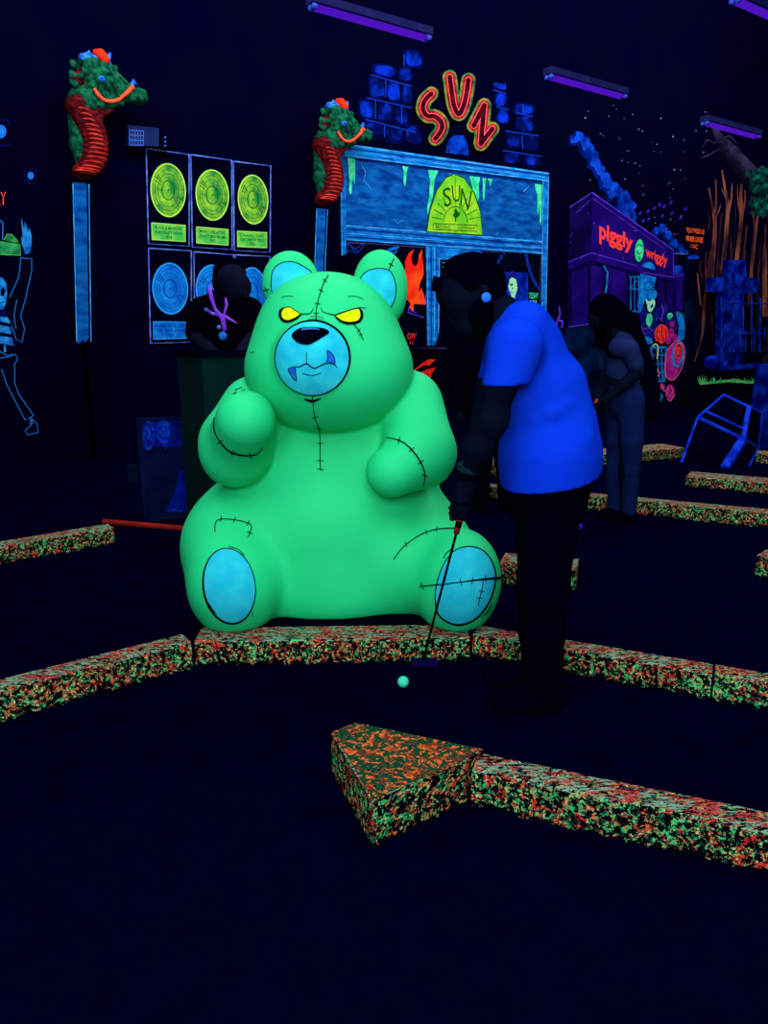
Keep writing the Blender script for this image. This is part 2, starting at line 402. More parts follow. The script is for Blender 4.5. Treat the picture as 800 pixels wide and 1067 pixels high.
# ================================================================ KERBS
def kerb(name, pa, pb, h, wd, label, group='paint splattered edging blocks', left_ext=0, right_ext=0, mat=None):
    A, B = FL(*pa), FL(*pb); u = (B-A).normalized(); n = Vector((-u.y, u.x, 0))
    if n.y < 0: n = -n
    A = A-u*left_ext; B = B+u*right_ext; L = (B-A).length
    # slightly uneven block edges: subdivided along the length
    N = max(2, int(L/.12)); V, Fc = [], []
    rnd = random.Random(name+label)
    for i in range(N+1):
        p = A.lerp(B, i/N); j = lambda s=.003: rnd.uniform(-s, s)
        V += [p+n*j(), p+n*(.0+j())+Vector((0,0,h-.006+j(.001))), p+n*.008+Vector((0,0,h+j(.001))), p+n*(wd-.008)+Vector((0,0,h+j(.001))), p+n*(wd+j())+Vector((0,0,h-.006)), p+n*wd]
    for i in range(N):
        for k in range(6): Fc.append((i*6+k, (i+1)*6+k, (i+1)*6+(k+1) % 6, i*6+(k+1) % 6))
    Fc.append(tuple(range(6))); Fc.append(tuple(N*6+k for k in range(6))[::-1])
    t = add(name, (V, Fc), mat or M_splat); tagit(t, label, 'edging block', group)
    return t
kerb('edging_block', (490.5,840), (800,912), .125, .105, 'paint splattered block running right from the triangular block, nearest the camera', right_ext=.6)
kerb('edging_block', (492,684.5), (739,729.5), .112, .105, 'paint splattered block passing behind the bent-over man from the bear statue')
kerb('edging_block', (741.5,730), (800,741), .112, .105, 'paint splattered block at right edge, past the joint right of the man', right_ext=.7)
kerb('edging_block', (204,694), (489,690), .115, .16, 'paint splattered block directly under the front of the green bear')
kerb('edging_block', (0,753), (201,697), .125, .11, 'long paint splattered block slanting from the bear to the left edge', left_ext=.6)
kerb('edging_block', (0,589), (120,567), .12, .13, 'short paint splattered block on the far left, nothing touching it', left_ext=.6)
kerb('edging_block', (520,610), (599,618), .14, .2, 'short paint splattered block with pink top behind the man\'s knees')
kerb('edging_block', (606,531), (800,551), .12, .14, 'long paint splattered block behind the woman\'s feet', left_ext=1.05, right_ext=.6)
kerb('edging_block', (714,507), (800,515), .1, .3, 'paint splattered block with pink top just in front of the tilted crate', right_ext=.6)
kerb('edging_block', (515,496), (712,478), .13, .35, 'farthest paint splattered block, below the shop mural')
kerb('edging_block', (787,483), (800,484), .12, .2, 'paint splattered block right of the tilted crate at the frame edge', right_ext=.5)
kerb('edging_block', (786,600), (800,603), .13, .16, 'short paint splattered block end cut by the right edge, standing alone', right_ext=.5)
# triangular block
E1, A1, D1 = FL(391,884), FL(346,812), FL(481,839)
H = .15
top = [FL(345,763,H), FL(370,753,H), FL(503,781,H), FL(484,793,H), FL(387,835,H)][::-1]
top = [Vector(p) for p in top]; bot = [Vector((p.x, p.y, 0)) for p in top]
tri = thing('triangular_block', 'triangular paint splattered block with dark green top in front of the ball', 'edging block', (top[0].x, top[0].y, 0))
add('block_body', hexa(bot, top), M_splat, tri)
cen = sum(top, Vector())/len(top); inner = [cen+(p-cen)*.965 for p in top]
add('block_top', hexa([p+Vector((0,0,-.004)) for p in inner], [p+Vector((0,0,.003)) for p in inner]), M_splat_top, tri)
# low platform behind the front block, under the bear
pl = [FL(200,668,.112)+Vector((0,.10,0)), FL(492,664,.112)+Vector((0,.10,0))]
a, b = pl; a = Vector((a.x, 3.19, 0)); b = Vector((b.x, 3.17, 0))
tagit(add('low_platform', box_axes(a+Vector((.02,0,0)), Vector((b.x-a.x-.04, 0, 0)), (0,.95,0), (0,0,.106)), M_black), 'low black platform the green bear sits on, mostly hidden', 'platform')
# orange red rail on floor
A, B = FL(108,546), FL(222,556)
tagit(add('floor_rail', tube([A+Vector((0,0,.02)), B+Vector((0,0,.02))], .02, 8), M_rail), 'thin dull red rail lying on floor left of the bear', 'rail')
tagit(add('golf_ball', ball(FL(420,716,0)+Vector((0,0,.0235)), .0235, 24, 16), M_ball, smooth=True), 'glowing mint golf ball on the dark floor', 'golf ball')
# ================================================================ BEAR
BZ = .112
bear = thing('bear_statue', 'giant glowing green stitched teddy bear statue with angry yellow eyes', 'statue', (FL(345,660,0).x, 3.5, BZ))
def pe(S, px, py, Y, rx, ry, rd, k, rot=0):
    s = scl(px, py, Y); R = Matrix.Rotation(math.radians(rot), 3, 'Y')
    S.ell(PY(px, py, Y), (rx/s, rd, ry/s), k, R if rot else None)
def pc(S, pts, k=.02):
    P = [PY(a, b, c) for a, b, c, r in pts]; R = [r/scl(a, b, c) for a, b, c, r in pts]; S.chain(P, R, k)
S = SDF((-1.15, 2.75, .06), (.75, 4.25, 1.95), .0095)
pe(S, 342, 556, 3.66, 126, 96, .46, .0)
pe(S, 350, 480, 3.66, 108, 76, .34, .10)
pe(S, 352, 440, 3.64, 96, 42, .26, .08)
pe(S, 345, 604, 3.60, 92, 46, .40, .16)
pe(S, 246, 568, 3.50, 55, 62, .36, .12)
pe(S, 436, 580, 3.54, 60, 60, .36, .12)
pe(S, 245, 608, 3.24, 49, 56, .25, .07, -8)
pe(S, 476, 606, 3.24, 45, 56, .25, .07, 8)
pc(S, [(266,428,3.48,36), (246,462,3.40,37), (245,472,3.36,36)], .03)
pc(S, [(247,466,3.32,33), (256,438,3.14,31)], .06)
pc(S, [(424,424,3.52,38), (438,470,3.36,36)], .03)
pc(S, [(438,474,3.36,34), (408,492,3.22,27)], .055)
pe(S, 343, 385, 3.44, 87.5, 67, .33, .02)
pe(S, 341, 346, 3.47, 73, 60, .29, .07)
pe(S, 326, 373, 3.18, 41, 41, .105, .03)
S.halfspace((0,0,BZ+.004), (0,0,1))
BV, BF = S.mesh(3); body = add('body', (BV, BF), M_bear, bear, True)
bvh = BVHTree.FromPolygons([tuple(v) for v in BV], BF.tolist())
def cast(bv, x, y, off):
    d = ray(x, y).normalized(); h, n, i, dist = bv.ray_cast(CAM, d)
    if h is None:
        h, n, i, dist = bv.find_nearest(CAM + d*3.3)
    if n.dot(d) > 0: n = -n
    return h + n*off
def bfill(pts, off=.003, curve=True, bv=None, step=2.2):
    if curve: pts = cat(pts)
    v, f = fill2d(pts, step); return orient([cast(bv or bvh, x, y, off) for x, y in v], f)
def bline(pts, wd, off=.0045, curve=True, closed=False, bv=None):
    if curve: pts = cat(pts, closed)
    if closed: pts = list(pts)+[pts[0]]
    pts = resample(pts, 1.5); v, f = ribbon2d(pts, wd); return orient([cast(bv or bvh, x, y, off) for x, y in v], f)
def ticks(pts, ts, ln=8, wd=1.1, off=.005, bv=None):
    P = [Vector(p) for p in cat(pts, False)]; out = []
    for t in ts:
        i = min(len(P)-2, int(t*(len(P)-1))); d = (P[i+1]-P[i]).normalized(); n = Vector((-d.y, d.x)); sl = d*random.uniform(-1.2,1.2)
        out.append(bline([tuple(P[i]-n*ln/2-sl), tuple(P[i]+n*ln/2+sl)], [wd*.5, wd, wd*.5], off, False, bv=bv))
    return out
def seam(name, pts, wd, ts, ln=8, parent=None, bv=None, mat=None):
    return add(name, join(bline(pts, wd, bv=bv), *ticks(pts, ts, ln, bv=bv)), mat or M_ink, parent or bear)
# ears
def ear(pts_body, lining, cz, edge):
    S = SDF((-.75, 3.2, 1.2), (.35, 3.8, 1.95), .007)
    for a in pts_body: pe(S, *a)
    V, Fc = S.mesh(3); e = add('ear', (V, Fc), M_bear, bear, True); bv = BVHTree.FromPolygons([tuple(v) for v in V], Fc.tolist())
    add('ear_lining', bfill(lining, .003, True, bv), M_cyan2, e); add('lining_outline', bline(lining, .9, .005, True, True, bv), M_ink, e)
    seam('ear_seam', edge, 1.0, [.5], 6, e, bv)
ear([(303,296,3.50,30,33,.085,0), (303,294,3.43,20,22,.03,-1)][:1], [(283,294), (285,282), (292,275), (304,273), (316,278), (325,286), (320,300), (312,314), (296,322), (288,315), (284,306)], 0, [(274.5,302.5), (278,302), (281,301)])
ear([(396,297,3.50,28,35,.085,0,0), (403,312,3.50,19,26,.07,.03,0)], [(376,291), (380,285), (387,281), (398,280), (405.6,282.5), (410,289.5), (412,300), (411,310.5), (406,320), (394,320), (384,310), (377,300)], 0, [(410,270), (407,276), (405,282)])
# muzzle, nose, mouth
mz = add('muzzle_patch', bfill(ell(325.5,373,38.2,38.2,0,48), .003, False), M_cyan2, bear)
add('muzzle_outline', bline(ell(325.5,373.2,38.4,38.4,150,60), [.9,1.0,1.6,2.4,2.4,1.8,1.0,.9], .0045, False, True), M_ink, bear)
nz_ = add('nose', bfill([(304.5,350.5), (309.8,344.5), (319.5,341.8), (334.5,342.7), (342.5,346.8), (334.5,352.8), (325.5,358), (319.5,359.5), (310.5,357.3)], .008), M_nose, bear)
add('nose_highlight', bline([(314.5,345), (318,343.9), (328,343.6), (332.5,345)], [.8,1.8,1.6,.6], .0095), paint('nose_blue_grey', (60,110,180)), nz_)
add('mouth', join(bline([(306,382), (312,382), (319.5,379), (327,383.5), (334.5,380.5), (340.5,378.3), (346.5,379), (351,382.8)], [.7,1.3,1.4,1.3,1.2,.7]),
    bline([(319.6,367), (319.3,373), (319.8,379)], .9), bline([(315,388.7), (325,390.8), (334,388.5)], .9)), M_ink, bear)
for q in ([(300.8,385), (304,382.6), (307.8,382), (308.5,389), (309.3,396.3), (305,392.5)], [(340.5,365.2), (344.5,367.5), (347.5,372), (348.2,379.3), (344,377.6), (339.8,378.3), (341,372)]):
    fg = add('fang', bfill(q, .0045, True, step=1.5), M_fang, bear); add('fang_outline', bline(q, .8, .006, True, True), M_ink, fg)
# eyes
for q, o1 in (([(294,325), (297,321.3), (302.3,320.5), (307.5,323.5), (312.8,328), (308.3,331.8), (301.5,334.5), (296.3,333.3), (293.7,329.5)], [(297,321), (293,323.5), (292.2,329.5), (295.5,334.5), (301.5,335.6), (309,332.8), (314,328.5)]),
              ([(349.5,328.8), (360,325), (372,322), (374.7,325), (375,330.3), (372,334.8), (363,336.3), (354.8,334)], [(373,321.5), (376.2,325), (376.4,331), (373,335.8), (363,337.6), (354,335.2), (348.5,329.5)])):
    ey = add('eye', bfill(q, .004, True, step=1.6), M_yel, bear)
    add('eye_outline', join(bline(o1, [1.0,2.6,2.8,2.2,1.6,1.0], .0045), bline(q, .8, .0055, True, True)), M_ink, ey)
for q_ in (bline([(312.8,327.7), (321.8,327.6), (325,325), (326.3,321.3)], [1.4,.9,.5]), bline([(334.5,320.5), (336,325), (341,327), (349.5,328.8)], [.5,.9,1.4]),
    bline([(349.5,328.8), (362,324.3), (373.5,321.2), (381,321.3)], [1.6,1.5,1.2,.5]), bline([(320.5,334), (329,332.8), (338,334)], .5), bline([(323,331), (329,330.2), (337,331.5)], .6),
    bline([(293,310.5), (300,309), (306,309.3)], .5), bline([(362,309.3), (370,309.2), (378,312)], .6)): add('brow_line', q_, M_ink_soft, bear)
seam('forehead_seam', [(342,287.5), (337.5,295), (333.8,305.5), (330.8,316.8), (329.5,325), (329.3,334.8)], .9, [.18,.37,.6,.85], 6)
seam('cheek_scar', [(368,338), (373.5,344.5), (378,355)], .9, [.5,.75], 5)
seam('chest_seam', [(325.6,412), (326,418), (328,434), (333,450), (333.6,480), (334,490)], .9, [.22,.42,.58,.7,.82,.97], 7)
add('chin_mark', bfill([(316.5,414.6), (326,416), (334.5,413.8), (330,417.8), (325.5,418.6), (320,417.6)], .004, True, step=1.5), M_ink, bear)
seam('arm_seam', [(223.8,435), (223.8,447.5), (230,460), (240,470), (255,474), (267.5,472.5), (273,466)], [.7,1.1,2.0,2.2,1.4,.8], [.35,.55,.75], 8)
seam('arm_seam', [(402.8,456), (419.4,461), (433.6,475), (441.7,491.7), (440.8,506)], [.8,1.4,1.8,1.6,.8], [.2,.4,.6,.8], 8)
seam('thigh_seam', [(410,583), (420,570), (437,558), (455,552), (474,551)], 1.0, [.3,.6,.75], 6)
seam('thigh_patch_seam', [(224,555), (226,543), (240,541.5), (261,547), (258,560)], .9, [.35,.55,.7,.9], 6)
add('side_seam', join(*[bline([(a, b), (a+3.5, b-1.6)], .8, curve=False) for a, b in ((245,407), (249,405.2), (243,411), (252,407.5), (262,318+50))]), M_ink, bear)
pad1 = ell(238.9,610.5,26.5,39,-8,40); pad2 = [(455.6,636), (454.4,614.5), (461.7,590), (473.8,574.3), (488.5,570), (503,574.3), (512.8,587.7), (515.3,604.7), (509,626.7), (495.8,643.7), (478.7,650.5), (464,646)]
add('foot_pad', bfill(pad1, .003, False), M_cyan, bear); add('foot_pad', bfill(pad2, .003, True), M_cyan, bear)
add('pad_outline', join(bline(pad1[26:]+pad1[:26], [1.2,1.0,1.0,1.2,2.2,2.6,2.2,1.4], .0045, False, True), bline([(238,569.5), (248,573), (255,580)], .7), bline([(218,628), (222,635), (226,639)], [.6,1.6,.6]), bline([(262,638), (263,642)], .7)), M_ink, bear)
add('pad_outline', join(bline(pad2, [1.3,1.2,1.1,1.1,1.3,1.5,2.0,2.2,2.4,1.8], .0045, True, True), bline([(462.5,582), (466,576), (473,571)], .9), bline([(512,628), (507,637), (501,643)], [.6,1.5,.6])), M_ink, bear)
seam('pad_stitch', [(437.3,610.8), (460,609), (480,606.5), (500,604), (523.8,601.8)], [1.0,1.4,1.2,2.4,2.8], [.06,.5,.68,.84], 8)
seam('pad_stitch', [(502.6,604.7), (501.5,614), (499,623), (497.7,631)], 1.0, [.4,.7], 6)
# ================================================================ WALL PAINTINGS
def mural(name, label, cat_, px, py, group=None):
    p = WL(px, py, 0); return thing(name, label, cat_, (p.x, p.y, p.z), group)
def wp(name, vf, mat, parent): return add(name, vf, mat, parent)
def each(name, L, mat, parent):
    for q in L: add(name, q, mat, parent)
# --- framed records
FR = [ # frame quad, record, plaque, colour
 ([(152.3,154.7),(197,161),(197,256.5),(154.7,254)], (175.2,198.2,17.9,27.6), [(157.9,232.1),(193.3,234.9),(193.3,251.7),(158.3,249.6)], 'g', 'upper left', ('BLACK & MARROW','THE VAULT SONG','1954')),
 ([(198.7,161),(241.4,167),(241.8,260),(200.4,257.5)], (221.1,203.2,16.8,26.2), [(204.7,236.4),(237.9,239.2),(237.9,255.4),(204.7,253.2)], 'g', 'upper middle', ('MARY WRAITHS','DON\'T SPOOK ME','1957')),
 ([(243,168),(282,172.8),(281.3,263),(244,261)], (263.6,207.9,15.3,25.4), [(247.4,240.7),(278,242.4),(278,258.2),(247.4,256.9)], 'g', 'upper right', ('CRAWL DAY','I BIT WITH YOU','1956')),
 ([(154.7,258.6),(199.3,261.4),(199.3,356.3),(156.8,357.8)], (177.3,300.7,18.1,26.5), [(159.8,335.2),(195.4,335.6),(195.4,352.4),(159.8,353.5)], 'b', 'lower left', ('HOWL YOUR LOT','OF THE ONE','1957')),
 ([(202,262.3),(243.5,265.5),(243.5,355.5),(203,356.5)], (221.5,302.2,17,26), [(206,336),(239,336),(239,351),(206,352.5)], 'b', 'lower middle', ('HOWL','AT ME','1958')),
 ([(245.2,265.5),(281,267.2),(281,354),(246,355)], (263.4,303.9,14.5,25), [(248,336),(278,336),(278,350.5),(248,351)], 'b', 'lower right', ('HOWL','AT ME','1959'))]
for q, rc, pq, c, pos, tx in FR:
    lab = {'g': 'framed glowing green record, %s of the six frames', 'b': 'framed glowing blue record, %s of the six frames'}[c] % pos
    if pos == 'lower middle': lab += ', behind the attendant'
    t = mural('framed_record', lab, 'framed record', sum(p[0] for p in q)/4, q[2][1], 'framed records on the wall')
    g = c == 'g'; base, pale, dark, plq = (M_gold, M_goldpale, M_golddark, M_plaqueg) if g else (M_rblue, M_rbluepale, M_rbluedark, M_rblue)
    # backing panel with real thickness
    f_ = [WL(x, y, .022) for x, y in q]; b_ = [p-WN*.022 for p in f_]
    wp('backing', hexa(b_, f_), M_black, t); wp('frame_border', wline(q, 1.3, .0235, closed=True), M_line, t)
    cx, cy, rx, ry = rc
    r = wp('record', wpoly(ell(cx, cy, rx, ry, -4, 40), .026), base, t)
    wp('record_rim', wline(ell(cx, cy, rx, ry, -4, 40), 1.1, .0275, closed=True), pale, r)
    gr = [wline(ell(cx, cy, rx*k, ry*k, -4, 32), w_, .0275, closed=True) for k, w_ in ((.36,1.0), (.62,.35), (.78,.35), (.9,.3))]
    gr.append(wpoly(ell(cx, cy, .8, 1.1, 0, 10), .0275))
    for sg in (1, -1): # sheen painted as dark wedges, joined to the grooves
        for k_ in (-.16, 0, .13): gr.append(wline([(cx-sg*rx*.44*math.cos(.62+k_), cy-sg*ry*.44*math.sin(.62+k_)), (cx-sg*rx*.86*math.cos(.62+k_), cy-sg*ry*.86*math.sin(.62+k_))], [.5,1.5,1.0], .0275))
    wp('record_groove_and_sheen', join(*gr), dark, r)
    p_ = wp('plaque', wpoly(pq, .026), plq, t); wp('plaque_rim', wline(pq, .8, .0275, closed=True), pale, p_)
    TL, TR, BR, BL = [Vector(v) for v in pq]; tt = []
    for i, s_ in enumerate(tx):
        a0, a1 = .16+.27*i, .34+.27*i; l0, l1 = (.1,.9) if i < 2 else (.42,.6)
        mk = lambda u, v_: tuple(TL.lerp(TR, u).lerp(BL.lerp(BR, u), v_))
        tt.append(wtext(s_, [mk(l0,a0), mk(l1,a0), mk(l1,a1), mk(l0,a1)], .0275, .01))
    wp('plaque_lettering', join(*tt), dark, p_)
# --- shop front
sf = mural('record_shop_mural', 'bright blue painted shop front with dripping slime and arched sign', 'mural', 460, 362)
wp('cornice', wpoly([(356,149), (572,180), (572,189), (358,162.5)], .03), M_blueframe, sf)
each('cornice_line', [wline([(360,150.5), (572,181)], 1.4, .032), wline([(358,157.5), (572,185.5)], .9, .032), wline([(358,162), (572,188.5)], 1.2, .032)], M_bluelight, sf)
each('cornice_shadow', [wline([(360,154), (572,183)], 1.4, .031), wline([(361,165), (565,191)], 2.4, .012)], M_bluedark, sf)
wp('sign_board', wpoly([(361,163), (566,189), (566,252), (361,234)], .01), M_sign, sf)
each('board_scratch', [wline([(376,170),(381,180),(379,188),(386,196)], .5, .013), wline([(410,228),(414,233),(420,229)], .5, .013), wline([(517,245),(519,242)], .6, .013), wline([(545,200),(552,193)], .6, .013)], M_bluelight, sf)
each('side_post', [wpoly([(354,161), (361,162), (360.5,300), (356,300)], .03), wpoly([(565,188), (572,189), (568.5,362), (563.5,362)], .03)], M_blueframe, sf)
each('post_line', [wline([(355,162), (357,300)], .8, .033), wline([(571.3,189), (568,362)], .8, .033), wline([(565.6,189), (563.8,362)], .7, .033)], M_bluelight, sf)
wp('middle_beam', wpoly([(360,234.5), (566,251.5), (565.5,264), (360,249.5)], .025), M_blueframe, sf)
each('beam_line', [wline([(360,235), (566,252)], 1.4, .028), wline([(360,243), (566,258.5)], 1.0, .028), wline([(360,249.5), (565,264)], 1.0, .028)], M_bluelight, sf)
each('beam_shadow', [wline([(360,238.5), (566,255)], 1.5, .027), wline([(360,246.5), (566,261)], 1.2, .027)], M_bluedark, sf)
each('window_opening', [wpoly([(361,249.5), (444,256), (444,361), (361,361)], .008), wpoly([(500,260), (564,264.5), (563.5,362), (500,362)], .008), wpoly([(458,270), (494,272), (494,362), (457,362)], .012)], M_win, sf)
wp('door_frame', join(wpoly([(443.5,255), (458.5,256.5), (457.5,345), (453.5,360), (445,360)], .02), wpoly([(455,256), (500,259.5), (500,270), (455,270)], .018), wpoly([(493,258), (501,259.5), (500,362), (493,362)], .02)), M_blueframe, sf)
wp('door_frame_line', join(wline([(445,256), (446,360)], .9, .023), wline([(452.8,256), (452.5,356)], .9, .023), wline([(457.8,270), (456.8,345)], .8, .023), wline([(455,269.7), (493,271)], .8, .023), wline([(461,273.5),(472,274)], .9, .02), wline([(461,278),(470,278)], 1.1, .02)), M_bluelight, sf)
wp('door_frame_groove', join(wline([(449.2,256), (449.5,360)], 1.3, .022), wline([(455,258), (455,345)], 1.0, .022)), M_bluedark, sf)
wp('window_trim', join(wline([(362,252), (444,258)], .7, .012), wline([(500,261.5), (563,265.5), (562.5,330)], .7, .012), wline([(362,252), (362,300)], .6, .012), wline([(360,363), (480,363)], .9, .012)), paint('trim_dull_violet', (70,60,130)), sf)
wp('cobweb', join(*[wline(q, .6, .012) for q in ([(363,253),(370,264)], [(363,253),(381,254)], [(363,262),(372,258),(378,254)], [(366,266),(374,262),(381,253)], [(363,254),(374,262)])]), M_mortar, sf)
wp('hanging_hook', join(wsoft([(399,272), (400,264)], 2.6, .014), wsoft([(400,263.5), (407,260), (415,257.5)], [2.6,3.4,2.2], .014), wline(ell(410,261,3.4,2.6), 1, .015, closed=True)), M_murblue, sf)
flame = [(422,282.5),(422,272),(425.8,264),(431,259.8),(428.4,267.6),(429.3,274.6),(432.8,277.6),(435.4,273.8),(436.6,265),(439.8,259.4),(439.4,266.8),(441.2,277.3),(441.2,286),(437,296.5),(436.3,305),(438.9,300),(441.5,307),(443,314),(443,317.5),(431,316.6),(430.7,324.5),(426.6,321),(427.5,315.8),(421,309.6)]
wp('window_flame', wpoly(flame, .014), M_flame, sf); wp('flame_lines', join(wline([(426.5,319), (425,325.5), (441.5,331)], 1.1, .014), wline([(427,323),(434,326)], .8, .014), wline([(443.5,306),(443.3,318)], .8, .015)), M_purplel, sf)
wp('window_lettering', join(wtext('OW', [(424.5,347), (434,347), (432,353.5), (424.5,353.5)], .014), wtext('I I', [(427,355), (430.5,355), (430,359), (427,359)], .014)), M_murred, sf)
def chain(pts, n):
    P = resample(pts, 1.0); out = []
    for i in range(n):
        x, y = P[int(i*(len(P)-1)/(n-1))]; x2, y2 = P[min(len(P)-1, int(i*(len(P)-1)/(n-1))+2)]
        an = math.degrees(math.atan2(y2-y, x2-x)) if (x2, y2) != (x, y) else 60
        out.append(wline(ell(x, y, 2.1, 1.2 if i % 2 else .8, an, 10), .9, .015, closed=True))
    return join(*out)
wp('painted_chain', chain([(501.3,262.5),(505,270),(509.4,275),(513.8,278),(518,275),(521.3,268.8),(524.4,263)], 9), M_mortar, sf)
wp('painted_chain', chain([(548,263.8),(549.4,272.5),(551.9,282.5),(555,290),(558.8,297.5),(561.9,300.6)], 10), M_mortar, sf)
po = wp('painted_poster', wpoly([(517,283.4),(550,284),(550.4,330),(517,330)], .011), paint('poster_blue', (4,18,110), (8,50,190), 6), sf)
wp('portrait', wpoly([(530,290),(533,287.5),(537,289),(538.5,296),(539,301),(537,307),(536,311),(533,309),(530.5,303),(529.3,298),(530.3,294)], .013), M_cream, po)
wp('portrait_hair', wpoly([(528.6,298),(528.8,288),(530,284),(534,282),(537.6,285),(538.6,292),(536,290),(533,289),(531,291),(530.2,296)], .014), M_jacket, po)
wp('portrait_shading', join(wpoly([(531,296),(534,295),(534.5,297),(532,298)], .0145), wline([(531,304),(534,304.5)], .7, .0145), wline([(534,299),(533.6,302)], .6, .0145)), M_golddark, po)
wp('poster_lettering', join(wtext('TEENY', [(550.8,305),(561,305),(560.5,311),(551,311)], .014, .02), wtext('BOP', [(552,312.8),(559.5,312.8),(558.5,319),(552.5,319)], .014, .02)), M_slime, sf)
dr = [[(362,164),(370,165),(370,186),(369,192.5),(368,187),(366.6,190),(366.3,201),(365,203),(363.6,198),(364,188)], [(419,173),(425.6,174),(423.5,180),(423,191),(421.5,194),(420.4,190),(420.6,178)],
 [(446,177),(456.6,178),(452.8,187),(450.8,205),(448,214),(445.8,224),(444.8,218),(447,205),(448,188)], [(489,183.5),(500,184.8),(498.8,192),(499,206),(497.5,209),(493,200),(491,192)],
 [(502.6,185.5),(506.6,186),(505.4,192),(505,206),(503.8,209.5),(502.8,204),(503,192)], [(508,186),(513.3,186.6),(512,190),(511,194.5),(509.8,190)], [(557,191.5),(567,193),(565.5,215),(563.9,236),(562.4,232),(561.8,216),(560.8,224),(559.4,220),(559.8,203),(558,198)]]
each('slime_drip', [*[wpoly(q, .016) for q in dr]], M_slime, sf)
arch = [(444.4,241.5),(448,219.4),(454.7,198.8),(464,185.6),(473.4,181),(483.8,185.6),(494,200.6),(500.6,221),(502.5,245)]
ar = wp('arched_sign', wpoly(arch, .03), M_arch, sf)
q = [join(wline(arch, 1.0, .033, closed=True), wtext('S', [(460.5,196.5),(469.5,194.5),(470.5,214),(463,216)], .033, .0), wtext('U', [(470.5,193),(479.5,193),(479.5,210.5),(471.5,210)], .033, .0), wtext('N', [(480.5,195.5),(492,199.5),(488,219),(479.5,215)], .033, .0))]
q.append(wline([(474.4+12.5*math.cos(a_), 232.2+17*-math.sin(a_)) for a_ in np.linspace(.05, math.pi-.05, 20)], .7, .033))
for k in range(11):
    a_ = math.pi*(k+.7)/11.4; c_, s_ = math.cos(a_), math.sin(a_); r1 = 21 if 3 < k < 7 else 25
    if 4 < k < 6: continue
    q.append(wline([(474.4+14*c_, 232-18.5*s_), (474.4+r1*c_, 232-(r1*1.22)*s_)], .6, .033))
q += [wline([(451,233.4),(496.5,240),(496.8,239),(497.3,233.5+6.8-5.6),(452,228+3.2)], .0001, .033)]
q += [wline([(451.5,232.8),(497,234.8),(497.2,241),(451,239)], .7, .033, closed=True), wtext('RECORD', [(454,234.4),(469.5,235.2),(469.5,238.6),(454,238)], .033, -.0), wtext('COMPANY', [(477,235.6),(495,236.4),(495,239.8),(477,239)], .033, 0),
      wpoly([(473,219),(475,217),(476,219),(478,222),(480,219.5),(478.6,225),(475.5,227),(475.2,231),(474,231),(474,227),(471.5,224),(473.5,222)], .033), wline([(474.4,182),(474.6,230)], .35, .033), wline([(474.6,240.5),(474.6,243)], .35, .033)]
wp('sign_lettering', join(*q), M_archdark, ar)
# --- large sign letters above
def letter(name, pts, wd, label, cx, cy, smooth=True):
    t = mural(name, label, 'sign letter', cx, cy, 'large red letters above the shop front')
    p = cat(pts, False, 6) if smooth else pts
    def st(w_, off): return join(*([wsoft(p, w_, off)] if smooth else [wsoft(p[i:i+2], w_, off+.0002*i) for i in range(len(p)-1)]))
    wp('green_edge', st(wd*1.42, .05), M_letgreen, t); wp('red_face', st(wd, .053), M_letred, t)
    wp('pink_line', st(wd*.62, .056), M_letpink, t); wp('dark_core', st(wd*.46, .059), M_letdark, t)
letter('sign_letter', [(449.5,97.5),(443,104),(440.5,113),(445,120.5),(453.5,121.5),(460,128),(459.5,136),(453.5,144.5)], 10.5, 'large red neon-style letter S with green edge above shop front', 450, 150)
letter('sign_letter', [(468.5,80),(470.5,95),(473,110),(478,119),(483,110),(486,97),(488,83)], 10.5, 'large red neon-style letter U with green edge above shop front', 478, 128)
letter('sign_letter', [(493.5,131),(504.5,109.5),(500.8,150),(513,134)], 10.5, 'large red neon-style letter N with green edge above shop front', 503, 158, False)
# --- painted bricks
def bricks(label, cx, cy, quads, lines):
    t = mural('painted_brickwork', label, 'mural', cx, cy, 'blue brick murals round the sign letters')
    out = []; inn = []
    for x0, y0, x1, y1 in quads:
        x0, x1, y0, y1 = 300+x0/2.667, 300+x1/2.667, y0/2.667, y1/2.667; sk = (x1-x0)*.14
        pts = [(x0+random.uniform(0,3), y0), (x1-random.uniform(0,2), y0+sk), (x1, y1+sk-random.uniform(0,3)), (x0+random.uniform(0,2), y1-random.uniform(0,2))]
        cxx, cyy = sum(p[0] for p in pts)/4, sum(p[1] for p in pts)/4
        def shr(f): return [(cxx+(a-cxx)*f+random.uniform(-1,1), cyy+(b-cyy)*f+random.uniform(-1,1)) for a, b in pts]
        out.append(wpoly(shr(.97), .003, True)); inn.append(wpoly(shr(.74), .005, True))
    wp('brick_edges', join(*out), M_brickd, t); wp('brick_faces', join(*inn), M_brick, t); wp('mortar_lines', join(*[wline([(300+a/2.667, b/2.667) for a, b in l], .9, .008) for l in lines]), M_mortar, t)
bricks('blue painted brickwork left of the large red letters', 420, 150, [(325,135,372,185),(235,178,300,208),(304,185,345,222),(222,212,270,272),(272,222,312,280),(315,228,347,288),(198,276,243,328),(246,282,292,335),(294,288,332,345),(214,336,266,380),(270,342,320,392),(322,348,368,400)],
  [[(230,208),(345,240)],[(220,272),(345,300)],[(215,332),(355,368)],[(272,222),(272,270)],[(243,280),(243,330)],[(316,292),(316,345)],[(322,150),(323,185)],[(268,345),(268,380)]])
bricks('blue painted brickwork right of the large red letters', 535, 170, [(568,228,606,250),(573,256,607,296),(580,302,614,342),(626,285,680,318),(632,320,682,366),(604,366,645,412),(650,372,697,420),(597,420,648,452),(652,428,702,462)],
  [[(570,250),(607,260)],[(580,297),(613,305)],[(634,313),(682,325)],[(604,364),(697,378)],[(597,418),(706,435)],[(603,230),(603,250)],[(650,375),(652,415)],[(653,288),(653,312)]])
